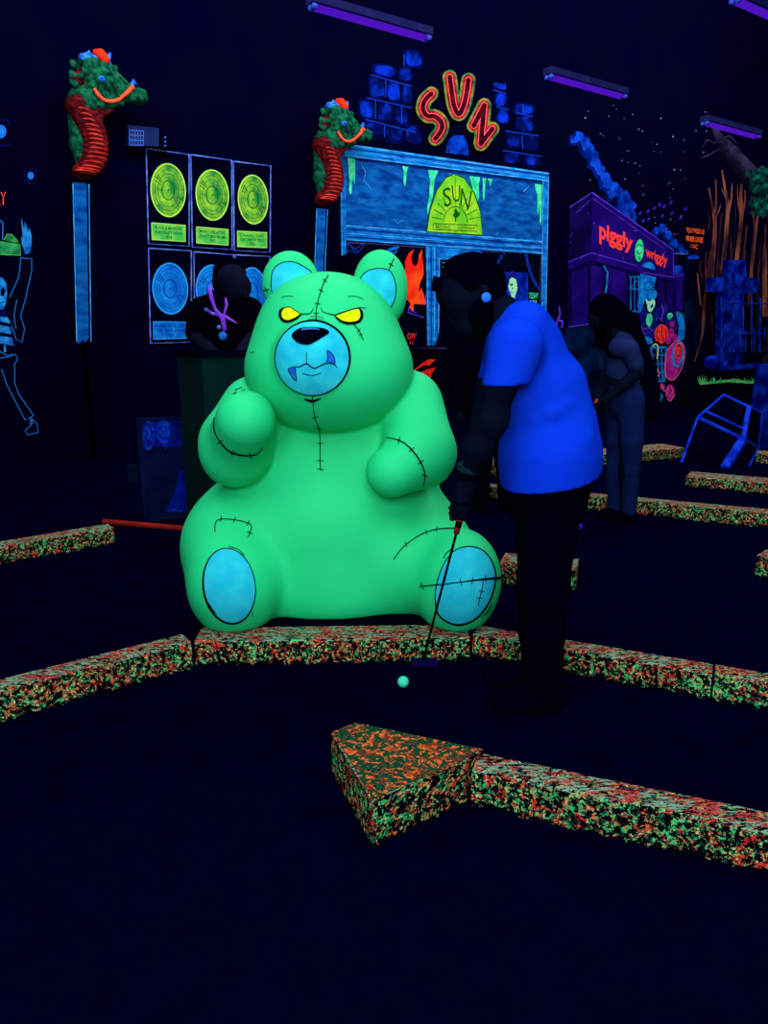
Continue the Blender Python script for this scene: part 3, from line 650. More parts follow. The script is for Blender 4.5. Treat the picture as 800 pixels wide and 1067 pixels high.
tt_ = mural('painted_keystone', 'single soft blue painted brick below the large red letter U', 'mural', 476, 161); wp('brick_face', wpoly([(464,159),(467,147),(472,141),(483,141),(487,150),(488,162)], .004), M_smoke, tt_)
# --- purple shop
ps = mural('grocery_shop_mural', 'purple painted shop building with red lettering on its fascia', 'mural', 650, 340)
wp('upper_block', wpoly([(593.6,216),(617,200),(701.6,260),(701,289),(616,263.5),(592.4,274)], .01), M_purple, ps)
wp('upper_block_side', wpoly([(593.6,216),(617,200),(616,263.5),(592.4,274)], .012), M_purpled, ps)
wp('lower_block', wpoly([(592,280),(616,269),(702,293),(713,287),(713,325),(660,331),(592,341)], .006), M_purpled, ps)
wp('ledge', wpoly([(592,272),(616,262.5),(702,287),(713,283),(713,290),(702,294),(616,271),(592,281)], .014), M_purple, ps)
wp('ledge_line', join(wline([(593.6,216),(617,200.5),(701.6,260.5),(701.5,288)], 1.0, .016), wline([(592,273),(616,263.5),(664,277)], .9, .016), wline([(670,284),(702,289),(712,286)], .7, .016), wline([(646,221),(655,227),(657,226)], .9, .016), wline([(600,222),(617,206.5),(690,258)], .5, .016), wline([(660,240),(664,241)], .8, .016), wline([(592,341),(660,330)], .8, .016)), M_purplel, ps)
each('shop_door', [*[wpoly(q, .012) for q in ([(633,279),(652,284),(652,331),(633,334)], [(596,285),(612,277),(612,338),(596,341)], [(615,276),(627,279),(627,335),(615,338)], [(686,292),(692,293),(692,325),(686,326)], [(695,294),(701,295),(701,324),(695,325)], [(704,293),(711,291),(711,323),(704,324)])]], M_purple, ps)
wp('window_bars', join(*[wline(q, w_, .016) for q, w_ in (([(657,288),(657,325)],1.2), ([(661,289),(661,325)],.8), ([(665.5,287),(665.5,325)],1.2), ([(655,300),(667,302)],1), ([(655,324),(667,325)],1.6), ([(655,288),(667,289)],1), ([(657,300),(664,292)],.7), ([(629,277),(633,284),(632,298),(630,308)],1.6))]), M_murblue, ps)
each('fascia_lettering', [wtext('piggly', [(624.2,229.5),(659.6,246),(659,265.5),(624.2,253.8)], .022, .035), wtext('wriggly', [(672.4,256.4),(695.6,266.4),(694.8,280.5),(672.4,270.5)], .022, .03)], M_txtred, ps)
lg = wp('round_emblem', wpoly(ell(666,261,4.8,12,4), .02), M_slime, ps); wp('emblem_marks', join(wline([(663.5,256),(666,254.5),(668.5,256.5)], .9, .023), wline([(664,262),(666,265),(668,262.5)], .9, .023), wline([(666,267),(666.2,271)], .9, .023), wline(ell(666,261,4.8,12,4), .7, .023, closed=True)), M_golddark, lg)
each('edge_scuff', [*[wline([(x, y), (x+random.uniform(-1,1.5), y+random.uniform(1,3))], .7, .018) for x, y in ((594,246),(596,243),(594,251),(618,232),(613,222),(693,262),(605,268),(627,258),(700,275),(649,268))]], M_purplel, ps)
# smoke
sm = mural('smoke_mural', 'billowing blue painted smoke rising above purple shop', 'mural', 630, 228)
pts = [(598,146,5),(604,143,6),(610,148,6),(613,156,7),(618,163,6),(621,170,7),(625,178,6),(630,185,6),(634,192,7),(641,197,7),(646,202,6),(652,208,8),(657,216,7),(659,226,6)]
def puffs(P, t):
    for k, (f, ox, oy, m_, o_) in enumerate(((1.0,-.5,.6,M_smoked,.002), (.72,.8,-.9,M_smoke,.0045))):
        wp('smoke_shadow' if k == 0 else 'smoke_plume', join(*[wpoly([(x+ox+r*f*q*math.cos(a), y+oy+r*f*q*1.1*math.sin(a)) for a, q in [(2*math.pi*n/9, 1+.16*math.sin(n*2.4+x)) for n in range(9)]], o_+.00012*i, True) for i, (x, y, r) in enumerate(P)]), m_, t)
puffs([(x-1,y,r*1.12) for x,y,r in pts]+[(647,216,8),(650,222,7),(636,203,6)], sm)
sm = mural('smoke_mural', 'small blue painted cloud bank right of the purple shop roof', 'mural', 700, 265)
puffs([(683,241,4.5),(690,239,6),(696,246,6),(702,254,6),(709,259,5),(705,282,6.5),(706,290,6)], sm); wp('low_cloud', join(wpoly([(716,269),(720,266),(725,265.6),(729,268.6),(722,270)], .006, True), wpoly([(706,264),(712,259),(718,263.5)], .006)), M_smoke, sm)
wp('cloud_line', wline([(702,264.3),(717,264.6)], 1.0, .008), M_line, sm)
st = mural('painted_stars', 'scatter of tiny painted stars on dark wall above purple shop', 'stars', 670, 280)
R_ = random.Random(8); sp, spp = [], []
for i in range(85):
    x, y = R_.uniform(598, 736), R_.uniform(108, 245)
    if y > 128+(x-598)*.85 + 55 or (x < 660 and abs(y-(140+(x-600)*1.25)) < 16): continue
    sp.append(wpoly(ell(x, y, R_.choice((.35,.5,.9))*.9, R_.choice((.4,.6,.9))*.9, 0, 6), .004))
for x, y in ((667,222),(675,220),(682,217),(687,213),(692,215),(699,211),(690,225),(709,227),(676,228),(714,218),(670,230),(700,222)): spp.append(wpoly(ell(x, y, 1.4, 2.4, 35, 8), .004))
wp('white_dots', join(*sp), M_star, st); wp('violet_dots', join(*spp), M_starp, st); st['kind'] = 'stuff'
tx = mural('painted_notice', 'three short lines of orange letters between shop and trees', 'lettering', 724, 260)
wp('letters', join(wtext('PIGGY WIGGY AS', [(714.8,236.8),(733.8,239.2),(733.4,244.6),(715.6,242.2)], .01, .02), wtext('FINER LIVER', [(714.8,245.6),(733,247.6),(732.6,253.4),(714.8,251.2)], .01, .03), wtext('I NC', [(719.8,254.2),(727,255),(726.8,259.6),(719.8,258.6)], .01, .02)), M_orange, tx)
# mist patches
ms = mural('mist_mural', 'dim teal painted mist on wall behind the woman', 'mural', 620, 430)
each('mist', [wpoly([(590,343),(612,336),(640,334),(660,340),(662,380),(655,430),(625,440),(604,400),(588,370)], .003, True), wpoly([(672,428),(680,420),(697,421),(708,414),(709,421),(700,431),(682,434)], .003, True), wpoly([(701,322),(716,315),(727,318),(728,345),(722,372),(712,390),(712,340)], .0025, True)], M_mist, ms)
# beehive figure with cart
fg = mural('shopper_mural', 'painted ghoulish shopper with tall blue beehive hair pushing a full trolley', 'mural', 690, 425)
wp('beehive_hair', wpoly([(667,281),(670,275.5),(676,273),(681,276),(683,283),(683,292),(681,300),(684,304),(684,309),(678,313),(672,312),(669,322),(666,325),(664,318),(666,305),(667,292)], .012, True), M_murblue, fg)
wp('hair_wisps', join(wline([(671,296),(675,293),(682,296)], .8, .014), wline([(670,300),(673,303),(680,301)], .8, .014), wline(ell(675.5,301,1.6,1.8,0,12), .6, .015, closed=True), wline(ell(680,301,1.4,1.8,0,12), .6, .015, closed=True)), paint('wisp_blue', (4,50,130)), fg)
wp('face', wpoly([(672.5,311),(676,314),(681,312),(682.5,316),(681,321),(678,325),(675,323.5),(674,318)], .016, True), M_cream, fg)
wp('mouth_mark', wpoly(ell(679,319,1.2,2.2,20,12), .018), M_jacket, fg)
each('jacket', [wpoly([(669,320),(674,324),(680,327),(690,315),(697,320),(692,335),(683,350),(676,356),(670,350),(665,338)], .010, True), wpoly([(690,330),(702,326),(706,340),(700,352),(690,345)], .010, True)], M_jacket, fg)
each('green_shirt', [wpoly([(673,334),(675,327),(679,328),(679.5,334),(677,340),(674,338.5)], .014, True), wpoly([(695,328),(699,326),(701,329),(697,333)], .014, True)], M_slime, fg)
wp('jacket_highlights', join(wline([(689,318),(691,322),(689,335)], 1.4, .014), wline([(668,341),(672,343),(676,341),(680,345)], 1.6, .014), wline([(667,336),(669,343),(672,349)], 1.2, .014), wline([(683,334),(685,331),(688,332)], 1.0, .014)), M_purplel, fg)
wp('trolley', join(wpoly([(672,350),(679,353),(680,358),(674,359)], .015), *[wline(q, w_, .018) for q, w_ in (([(677,362),(694,362)],2.4), ([(678,362),(683,398)],1.8), ([(694,362),(692,398)],1.8), ([(681,370),(693,370)],1.2), ([(682,379),(692.5,379)],1.2), ([(683,388),(692,388)],1.2), ([(683,397),(692,397)],2.6), ([(684,362),(687,397)],1.2), ([(689,362),(690,397)],1.4), ([(687,409),(690,413),(688,418)],2.2), ([(686,404),(687,415)],2))]), M_murblue, fg)
wp('red_gourd', join(wpoly(ell(689,348,7.2,10,8,22), .020)), M_murred, fg); wp('gourd_shading', join(*[wline(q, .9, .022) for q in ([(685,341),(684,350),(687,357)], [(690,339),(689,348),(692,357)], [(694,343),(694,352)], [(682,354),(689,359),(696,354)])]), paint('gourd_dark', (120,10,30)), fg)
wp('yellow_cane', wline([(680,361),(682,358.6),(685,360),(685.6,366),(684.5,374)], 1.2, .024, True), paint('cane_yellow', (210,220,120)), fg)
each('pink_item', [*[wpoly(ell(*e, 0, 14), .023) for e in ((700,338,2.6,3.4),(699,347,3.2,5),(703,352,3,4),(696,355,3,4))]], M_magenta, fg)
wp('pink_doodles', join(*[wline(q, 1.2, .022) for q in ([(681,383),(683,391),(685,384),(687,391)], [(682,390),(687,392)], [(697,403),(694,408),(697,414),(701,408),(699,402)], [(695,416),(698,418),(703,411)], [(688,400),(691,404),(692,408)])]), M_pink, fg)
wp('blue_bag', wpoly([(704,326),(709,326),(712.6,331),(713.4,343),(712,353),(706,354),(707,340)], .018, True), M_murblue, fg)
wp('blue_ring', join(wline(ell(706.5,369,5.4,12.5,8,24), 2.6, .026, closed=True)), M_murblue, fg)
wp('ham', wpoly([(695,366),(699,360),(704,358),(709,366),(711,376),(706,388),(701,396),(696,394),(693,386),(693,375)], .024, True), M_magenta, fg)
wp('ham_outline', wline([(695,366),(699,360),(706,355),(712,360),(713,372),(709,386),(701,396),(694,392),(693,378)], 1.0, .028, True, True), M_pink, fg)
wp('red_tag', join(wline(ell(706.5,366,3.6,8,5,18), 1.4, .029, closed=True), wpoly(ell(706.5,365,2.2,5,5,12), .027)), M_murred, fg)
each('trolley_wheel', [wpoly(ell(690,403,2.5,3.6,0,14), .02), wpoly(ell(698,409,5,8.5,0,16), .018)], M_magenta, fg)
# purple squiggle
sq = mural('purple_squiggle_mural', 'small purple curling tail painted on the wall behind the man', 'mural', 581, 343)
wp('curl', join(wline([(582.5,318.8),(583.2,327.5),(581,333.8),(577.5,343),(572,352)], [1.0,2.0,2.2,2.4,2.6], .008, True), wline([(581,334),(585,334.5),(586,337),(585,341.5)], 2.2, .008, True)), M_purplel, sq)
# --- trees painted on the wall
tm = mural('twisted_trees_mural', 'tall twisted orange brown trees painted on the right of the wall', 'mural', 765, 385)
main = [([(740,300),(742.5,270),(744.7,238),(743,221),(738.4,196)],[6,5,4,3,1]), ([(745,222),(746,205),(745.5,187)],[2.5,2,1]), ([(745,228),(749,219),(751,213)],[2,1.6,.8]),
 ([(750,330),(752,288.6),(757,238),(758,212.7),(755,195),(752,177)],[6,5,4.5,3.5,2.6,1]), ([(759,222),(762,206),(762.5,191)],[2.2,1.8,.8]), ([(756,206),(753,200),(751.8,196)],[1.6,1,.5]),
 ([(766,300),(768,265),(772.5,224.5),(771.7,204),(773,186)],[5,4.5,4,3,1.2]), ([(771.5,226),(768.5,206),(768.3,192.5)],[2.4,1.8,.8]), ([(773,226),(776,210),(776,198)],[2,1.6,.6]),
 ([(781,320),(782.6,287),(787,238),(791,218)],[5,4,3.5,1.4]), ([(797,330),(796.5,280),(799,240),(803,200)],[6,5,5,3]), ([(786,240),(784,215),(782,200)],[2.2,1.4,.6]),
 ([(723.5,377),(731,350),(734,320),(737,290),(741,262)],[1,2.6,4,4,4]), ([(730,318),(728,300),(726.5,284)],[2.2,1.6,.7]), ([(736,292),(735,276),(736,262)],[2,1.8,.8])]
wp('lit_bark', join(*[wline(p, w_, .006+.0002*i, True) for i, (p, w_) in enumerate(main)]), M_bark, tm)
dk = [([(747,330),(748,280),(750,240),(752,222)],[3,3,2,1]), ([(761,330),(762,280),(761,240)],[3,3,1.4]), ([(775,330),(775,270),(778,235)],[3,3,1.2]), ([(789,340),(790,290),(793,250)],[3,3,1.4]), ([(743,355),(741,320),(745,290)],[1,1.4,1.4]), ([(746,354),(742,330)],[.8,.8]), ([(738,240),(739,228),(737,218)],[1.2,1,.5]), ([(731,290),(729,278),(731,270)],[1.4,1,.5]), ([(764,262),(766,230),(766,210)],[2,1.4,.6])]
wp('shaded_bark', join(*[wline(p, w_, .004, True) for p, w_ in dk]), M_barkd, tm)
# grass strips
def grass(name, label, x0, x1, yb, mat, hgt, n, cx):
    G_ = .424 if yb < 410 else .0; t = mural(name, label, 'mural', cx, yb, None); out = []; R2 = random.Random(3)
    out.append(wline([(x0,yb),(x0+(x1-x0)*.3,yb-2),(x0+(x1-x0)*.55,yb-3.5),(x0+(x1-x0)*.75,yb-1.5),(x1,yb-1.5)], [2,2.6,2.4,3,.8], G_+.008, True))
    for i in range(n):
        x = x0+(x1-x0)*R2.random(); l = hgt*R2.uniform(.5,1); dx = R2.uniform(-4,4); out.append(wpoly([(x-.9,yb-1),(x+.9,yb-1),(x+dx,yb-l)], G_+.009+.0001*i))
    for i in range(5): out.append(wpoly([(x0+i*1.6-.8,yb), (x0+i*1.6+.8,yb), (x0-3+i*2.6,yb-hgt*1.25+abs(i-2))], G_+.0095))
    wp('blades', join(*out), mat, t); t['kind'] = 'stuff'
grass('grass_mural', 'bright green painted grass strip below the cross gravestone', 729, 795, 400, M_grass, 8, 26, 760)
grass('grass_mural', 'dim green painted grass tuft beside the tilted crate', 722, 742, 434, M_grassd, 9, 10, 731)
# --- skeleton
sk = mural('skeleton_mural', 'dancing blue outlined skeleton in striped shirt at the left edge', 'mural', 10, 455)
def sp_(L): return [(x/2.966, 110+y/2.966) for x, y in L]
wp('hand', join(wpoly(sp_([(78,460),(92,455),(98,430),(97,400),(90,375),(86,395),(82,370),(76,360),(75,385),(66,348),(68,385),(70,410),(66,405),(67,425),(74,445)]), .006)), M_skel, sk)
wp('clothes_outline', join(*[wline(sp_(q), .9, .006, c_) for q, c_ in (([(65,470),(98,474),(98,510),(78,600),(64,650),(76,690),(68,732),(50,722),(36,680)],False), ([(65,470),(58,530),(30,592)],False), ([(52,600),(44,650),(50,690)],True), ([(0,760),(20,772),(48,768),(54,785),(45,800),(46,860),(60,895),(104,958)],False), ([(5,815),(20,860),(40,900),(78,972),(104,958)],False), ([(0,780),(30,776),(48,768)],False), ([(95,965),(115,985),(118,1010),(85,1018),(78,1004),(95,990),(94,966)],False))]), M_skell, sk)
wp('skull', wpoly(sp_([(-10,530),(8,532),(20,552),(22,580),(18,612),(10,630),(-10,632)]), .006), M_skel, sk); wp('skull_eye', join(wpoly(sp_([(2,568),(10,562),(17,572),(12,588),(2,586)]), .008), wline(sp_([(0,612),(12,606)]), .8, .008)), M_black, sk)
wp('striped_shirt', wpoly(sp_([(0,648),(24,655),(32,670),(34,700),(42,742),(0,735)]), .006), M_skel, sk)
wp('shirt_stripes', join(*[wline(sp_(q), 3.4, .008) for q in ([(0,672),(36,680)], [(0,706),(38,712)])]), M_black, sk)
wp('bow_tie', wpoly(sp_([(0,640),(14,632),(20,645),(14,655),(0,650)]), .009), M_ghost, sk); wp('spine', join(wline(sp_([(14,740),(16,762)]), 2, .006), wline(sp_([(95,965),(100,985)]), 2.2, .007)), M_skel, sk)
gb = mural('green_boxes_mural', 'painted green and blue boxes above the skeleton at left edge', 'mural', 10, 267)
wp('green_box', join(wpoly(sp_([(0,420),(62,430),(64,463),(0,460)]), .006), wpoly(sp_([(12,415),(22,398),(36,398),(56,418),(58,426)]), .006)), M_slime if False else paint('box_green', (20,110,70), (60,190,110), 8), gb)
wp('box_outline', join(wline(sp_([(0,420),(62,430),(64,463),(0,460)]), .8, .008), wline(sp_([(12,415),(22,398),(36,398),(56,420)]), .7, .008)), M_plaqueg, gb)
wp('blue_box', wline(sp_([(8,415),(9,362),(0,355)]), 1.2, .008), M_skell, gb)
for px, py, r, lb in ((32,183,3.2,'small glowing blue eyeball painted on wall left of first dragon'), (1,137,5.5,'blue eyeball painted high on wall, cut by the left edge')):
    e_ = mural('eyeball_mural', lb, 'mural', px, py+8, 'painted eyeballs'); wp('eyeball', wpoly(ell(px, py, r, r*1.25), .006), M_fang, e_)
    wp('eyeball_outline', join(wline([(px-r*1.6,py-r*1.8),(px-r*1.9,py),(px-r,py+r*2),(px+r*.8,py+r*2.8),(px+r*1.9,py+r*2)], .6, .007, True), wline([(px-r*1.2,py-r*2),(px+r,py-r*2.2),(px+r*2,py-r)], .5, .007, True)), M_ghost, e_); wp('pupil', wpoly(ell(px, py, r*.45, r*.6), .008), M_skel, e_)
yl = mural('painted_letter', 'orange letter Y painted at the left edge above the skeleton', 'lettering', 3, 214); wp('letter', join(wline([(1.2,200),(3.4,206.5),(5.6,200)], 1.1, .008), wline([(3.4,206),(3.4,213.5)], 1.1, .008), wline([(-3,213),(0.6,213.6)], 1.1, .008)), M_orange, yl)
# ================================================================ DRAGON PILLARS
OFF = .30
def onP(px, py, off): return WL(px, py, off)
def dragon():
    base = WL(84, 470, OFF); base.z = 0
    t = thing('pillar', 'black and blue pillar carrying the left sea dragon head', 'pillar', base, 'dragon pillars along the wall')
    bl = WL(74.5, 190, OFF+.05); br = WL(93.5, 190, OFF+.05); ztop = WL(84, 187, OFF).z
    p0 = Vector((bl.x, bl.y, 0)); e = Vector((br.x-bl.x, br.y-bl.y, 0))
    add('shaft', box_axes(p0, e, -WN*.22, (0,0,ztop)), M_black, t)
    V = [WL(x, y, OFF+.056) for x, y in ((75.5,190),(90,191),(92.5,352),(89,357),(86,354),(83,358),(79.5,357))]; add('blue_face', orient(V, [list(range(7))]), M_sign, t)
    v, f = ribbon2d([(92.6,192),(94.8,356)], 1.0); add('pale_edge', orient([WL(x, y, OFF+.056) for x, y in v], f), M_bluelight, t)
    v, f = ribbon2d([(76,192),(80,356)], 1.0); add('pale_edge', orient([WL(x, y, OFF+.058) for x, y in v], f), M_bluelight, t)
    d = thing('sea_dragon_head', 'green sea dragon head with red ridged neck on the left pillar', 'sculpture', (base.x, base.y, ztop), 'dragon heads on pillars')
    c = WL(100, 120, OFF); s = F/((c-CAM).dot(Vector((0,CP,-SP))))
    r_ = lambda x: x/s
    def Q(x, y, o=0.0): return WL(x, y, OFF+o)
    lo = np.minimum(Q(60,200,-.4), Q(170,40,-.4)); lo = np.array([min(Q(x,y,o)[k] for x in (60,170) for y in (40,200) for o in (-.35,.35)) for k in range(3)]); hi = np.array([max(Q(x,y,o)[k] for x in (60,170) for y in (40,200) for o in (-.35,.35)) for k in range(3)])
    G = lambda: SDF(lo, hi, .012)
    # red ridged throat
    S = G(); neck = [(84,112,15),(90,124,15),(95,136,14),(98,146,13.5),(99,156,13),(97,166,13),(91,176,11),(84,180,9)]
    S.chain([Q(x,y) for x,y,r in neck], [r_(r) for x,y,r in neck], .02); S.chain([Q(92,124,.05), Q(104,117,.06), Q(119,113,.06)], [r_(8), r_(6), r_(2)], .03)
    P = [Vector((x,y)) for x,y,r in neck]
    for i in range(12):
        u = i/11*(len(neck)-1.6)+.3; k = int(u); q = P[k].lerp(P[k+1], u-k); S.cap(Q(q.x-9, q.y-1.5, .085), Q(q.x+12, q.y+2, .10), r_(2.0), r_(2.9), .008)
    TV, TF = S.mesh(1); add('throat', (TV, TF), M_dragonred, d, True)
    tb_ = BVHTree.FromPolygons([tuple(v) for v in TV], TF.tolist()); rd = []
    for i in range(15):
        u = i/14*(len(neck)-1.4)+.2; k = int(u); q = P[k].lerp(P[k+1], u-k); w2 = 7+min(6, i*.6); L_ = []
        for j in range(7):
            f_ = j/6; x, y = q.x-w2*.55+f_*w2*1.65, q.y-2+3*f_-4*f_*(1-f_)
            dd = ray(x, y).normalized(); h_, n_, _, _ = tb_.ray_cast(CAM, dd)
            if h_ is not None: L_.append(h_)
        if len(L_) > 2: rd.append(tube(L_, [r_(.35)]+[r_(.95)]*(len(L_)-2)+[r_(.5)], 6))
    for q in rd: add('throat_ridge', q, M_ridge, d, True)
    S = G(); S.chain([Q(78,108,-.02), Q(80,132,-.03), Q(82,152,-.03), Q(84,168,-.02)], [r_(9), r_(8), r_(9), r_(6)], .02)
    S.ell(Q(88,102), (r_(15),r_(14),r_(13)), .04); S.ell(Q(98,78), (r_(17),r_(15),r_(15)), .05); S.chain([Q(103,84,.02), Q(122,94,.02), Q(134,100,.0)], [r_(17), r_(12), r_(8)], .03)
    S.ell(Q(144,101), (r_(10),r_(9),r_(9)), .03); S.chain([Q(98,66,.05), Q(112,72,.06), Q(124,82,.05), Q(134,90,.04)], [r_(5), r_(4.5), r_(4), r_(3)], .02)
    S.chain([Q(92,104,.08), Q(108,108,.08), Q(124,107,.06)], [r_(9), r_(6), r_(5)], .02); S.ell(Q(90,70), (r_(10),r_(9),r_(12)), .03)
    R3 = random.Random(2)
    for i in range(70):
        x, y = R3.uniform(74,120), R3.uniform(64,112); S.ell(Q(x, y, .13*max(.1, 1-((x-97)/32)**2)), (r_(3.2),)*3, .012)
    for dx in (-1, 1): S.ell(Q(150,97,dx*.05), (r_(3.4),)*3, .01)
    hd = add('head', S.mesh(1), M_dragon, d, True)
    bv = BVHTree.FromPolygons([tuple(hd.matrix_basis @ v.co + org(d)) for v in hd.data.vertices], [tuple(p.vertices) for p in hd.data.polygons])
    def hit(x, y, off=.0):
        dd = ray(x, y).normalized(); h, n, i, ds = bv.ray_cast(CAM, dd); return (h if h is not None else Q(x, y, .1)) + (CAM-Q(x,y)).normalized()*off
    add('lips', tube([hit(x,y,.008) for x,y in cat([(98,92.5),(101,97),(104.5,101.5),(110,105),(117,105.8),(124,103.5),(130,98.5),(135,94),(138,91)], False, 3)], [r_(1.3)]+[r_(1.9)]*18+[r_(2.3)]*6, 8), M_lip, d, True)
    add('teeth', join(*[tube([hit(x,y,.01), hit(x+.6,y-4.5,.014)], [r_(1.2), r_(.3)], 6) for x, y in ((106,102),(110,103.5),(114,104.5),(119,104),(124,102))]), M_dragon, d, True)
    add('eye', ball(hit(106,82.5,-.01), r_(3.4)), M_dragonblue, d, True)
    S = G(); S.chain([Q(100,55,.0), Q(105,57,.03), Q(109,62,.06)], [r_(3.5), r_(5), r_(5)], .02); add('red_crest', S.mesh(1), M_flame, d, True)
    S = G(); S.chain([Q(84,76,.05), Q(80,84,.05), Q(79,92,.03)], [r_(4), r_(7), r_(4)], .02); add('red_gill', S.mesh(1), M_dragonred, d, True)
    for P_ in ([(87,61,5),(93,60,4.6),(99,61,3)], [(92,57,3),(93,52.5,1)], [(113,60,2.6),(114,56,1.8)], [(137,88,2),(139,84,1.4),(141.5,88,1.6)]):
        S = G(); S.chain([Q(x,y,.03) for x,y,r in P_], [r_(r) for x,y,r in P_], .015); add('horn', S.mesh(1), M_dragonblue, d, True)
    S = G(); S.chain([Q(x,y,.05) for x,y in ((114,64),(117,71),(122,77),(130,84))], [r_(1.3)]*4, .01); add('snout_ridge', S.mesh(1), M_dragonblue, d, True)
    return t, d
def copy_tree(o, parent=None):
    c = o.copy(); COL.objects.link(c); c.parent = parent
    for ch in list(o.children): copy_tree(ch, c)
    return c
pil, drg = dragon()
shift = WL(330.5, 218, OFF+.05)-WL(77, 190, OFF+.05); shift.z = WL(334,217,OFF).z - WL(84,187,OFF).z
sh2 = Vector((shift.x, shift.y, 0)); dz = shift.z
p2 = copy_tree(pil); p2.location = pil.location+sh2; p2['label'] = 'black and blue pillar carrying the sea dragon head beside the shop front'
d2 = copy_tree(drg); d2.location = drg.location+sh2; d2['label'] = 'green sea dragon head with red ridged neck beside the large red letters'
# wall box
wb = mural('emergency_light', 'grey wall box with glowing grid beside the left dragon', 'wall light', 153, 155)
f_ = [WL(x, y, .14) for x, y in ((133.5,130),(165.5,133.5),(165.5,152.5),(133.5,151))]; b_ = [p-WN*.14 for p in f_]; add('housing', hexa(b_, f_), M_boxgrey, wb)
def offp(L, off): return [WL(x, y, off) for x, y in L]
g_ = []
for i in range(4): v, f = ribbon2d([(135,135.5+i*5.2),(149.5,136.5+i*5.0)], .9); g_.append(orient(offp(v, .145), f))
for i in range(6): v, f = ribbon2d([(135+i*2.9,135.5),(135+i*2.9,151)], .6); g_.append(orient(offp(v, .145), f))
add('grille', join(*g_), M_grille, wb)
f_ = [WL(x, y, .12) for x, y in ((167,140),(174.5,139),(175.5,154),(167.5,153.5))]; b_ = [p-WN*.12 for p in f_]
lh = add('lamp_head', hexa(b_, f_), M_black, wb); add('lamp_lens', join(*[ball(WL(172, y, .125), .012, 8, 6) for y in (143.3,147.8,152)]), M_grille, lh)
# ================================================================ UV FIXTURES
def fixture(px, py, z, label, L=1.22):
    A = FL(px, py, z); t = thing('tube_light', label, 'tube light', A, 'violet tube lights hanging from the ceiling')
    w_ = WN*.11; add('housing', box_axes(A-w_*.5, WU*L, w_, (0,0,.06)), M_housing, t)
    for s in (-1, 1):
        a = A+WN*.028*s+Vector((0,0,-.022)); add('tube', tube([a+WU*.05, a+WU*(L-.05)], .017, 10), M_tube, t, True)
        for q in (.012, L-.05): add('tube_socket', tube([a+WU*q, a+WU*(q+.038)], .024, 10), M_cap, t, True)
    for q in (.2, L-.2): add('hanging_wire', tube([A+WU*q+Vector((0,0,.06)), A+WU*q+Vector((0,0,9-A.z))], .003, 5), M_black, t)
fixture(322, 3, 3.98, 'violet tube light above the large red letters, nearest of the hanging tubes')
fixture(570, 77, 3.97, 'violet tube light hanging between the red letters and the shop mural')
fixture(733, 126, 3.92, 'violet tube light hanging above the painted trees')
fixture(764, -3, 4.35, 'violet tube light barely in view at the top right corner')
# ================================================================ GRAVEYARD PROPS
cr = thing('cross_gravestone', 'blue mottled stone cross grave marker in front of painted trees', 'gravestone', WL(763,386,.25))
cr.location.z = WL(763,386,.25).z
def slab(pts, off, th): 
    f_ = offp(pts, off); b_ = [p-WN*th for p in f_]; return hexa(b_, f_)
add('cross', slab([(759.5,271),(776.5,270.5),(778,289),(790.5,290),(790,305),(775,306),(774,386),(751,386),(752.5,305),(741.5,304),(742.5,289),(759,288)][::-1], .28, .14), M_tomb, cr)
add('rubble', join(ball(WL(741,378,.28), .16, 10, 7, 1,.6,.9), ball(WL(751,382,.32), .12, 8, 6), ball(WL(785,382,.3), .14, 10, 7, 1.8,.6,.5), ball(WL(768,383,.3), .12, 8, 6, 1.5,.6,.5)), M_tomb, cr, True)
sg_ = WL(728,391,.42); sg_.z = 0; se_ = WL(806,391,.42); se_.z = 0; zs_ = WL(763,389,.42).z
tagit(add('low_stage', box_axes(sg_, (se_-sg_)*1.25, -WN*.415, (0,0,zs_)), M_black), 'black low stage carrying the cross gravestone and the iron fence', 'stage')
fn = thing('iron_fence', 'blue iron spiked fence behind the cross gravestone', 'fence', WL(780,365,.45))
for i, x in enumerate((751.5,764,774,783,792,801)): add('bar', tube([WL(x, 367, .45), WL(x, 314, .45), WL(x, 309, .45)], [.016,.016,.003], 6), M_iron, fn)
for i, x in enumerate((771,776.5,786,790.5,796.5)): add('bar', tube([WL(x, 367, .5), WL(x, 345, .5), WL(x, 341, .5)], [.012,.012,.003], 6), M_iron, fn)
add('rail', tube([WL(751,315.8,.45), WL(806,316.8,.45)], .012, 6), M_iron, fn); add('rail', tube([WL(769,347.5,.5), WL(806,348,.5)], .012, 6), M_iron, fn)
# tilted crate
ck = thing('tilted_crate', 'large tilted black crate with glowing blue edges at right', 'crate', FL(745,490))
Yf = 8.2
C_ = {'D': PY(727,435,Yf+.2), 'F': PY(774.2,457.6,Yf-.05), 'I': FL(755,488), 'K': FL(710,482), 'A': PY(754,411.5,Yf+.50), 'C': PY(780.3,424,Yf+.30), 'B': PY(793.4,430.6,Yf+.50), 'H': PY(790,466.6,Yf+.4), 'J': FL(780,486)}
C_['G'] = C_['A']+(C_['B']-C_['C'])+Vector((0,.2,-.1)); C_['K2'] = Vector((C_['K'].x+.2, C_['K'].y+.5, 0)); C_['J2'] = Vector((C_['J'].x+.15, C_['J'].y+.35, 0))
nm = list(C_); V = [C_[k] for k in nm]; ix = {k: i for i, k in enumerate(nm)}
fc = ['DFIK', 'DACF', 'CBHF', 'FHJI', 'AGBC', 'KIJ', 'BGK2J2', 'DKK2GA']
faces = [('D','F','I','K'), ('D','A','C','F'), ('C','B','H','F'), ('F','H','J','I'), ('A','G','B','C'), ('G','K2','J2','B'), ('D','K','K2'), ('D','K2','G','A'), ('B','J2','J','H'), ('K','I','J','J2','K2')]
add('crate_body', (V, [[ix[k] for k in f] for f in faces]), M_black, ck)
ed = ['AD','DK','DF','FC','AC','CB','FI','FH','HJ','BH']
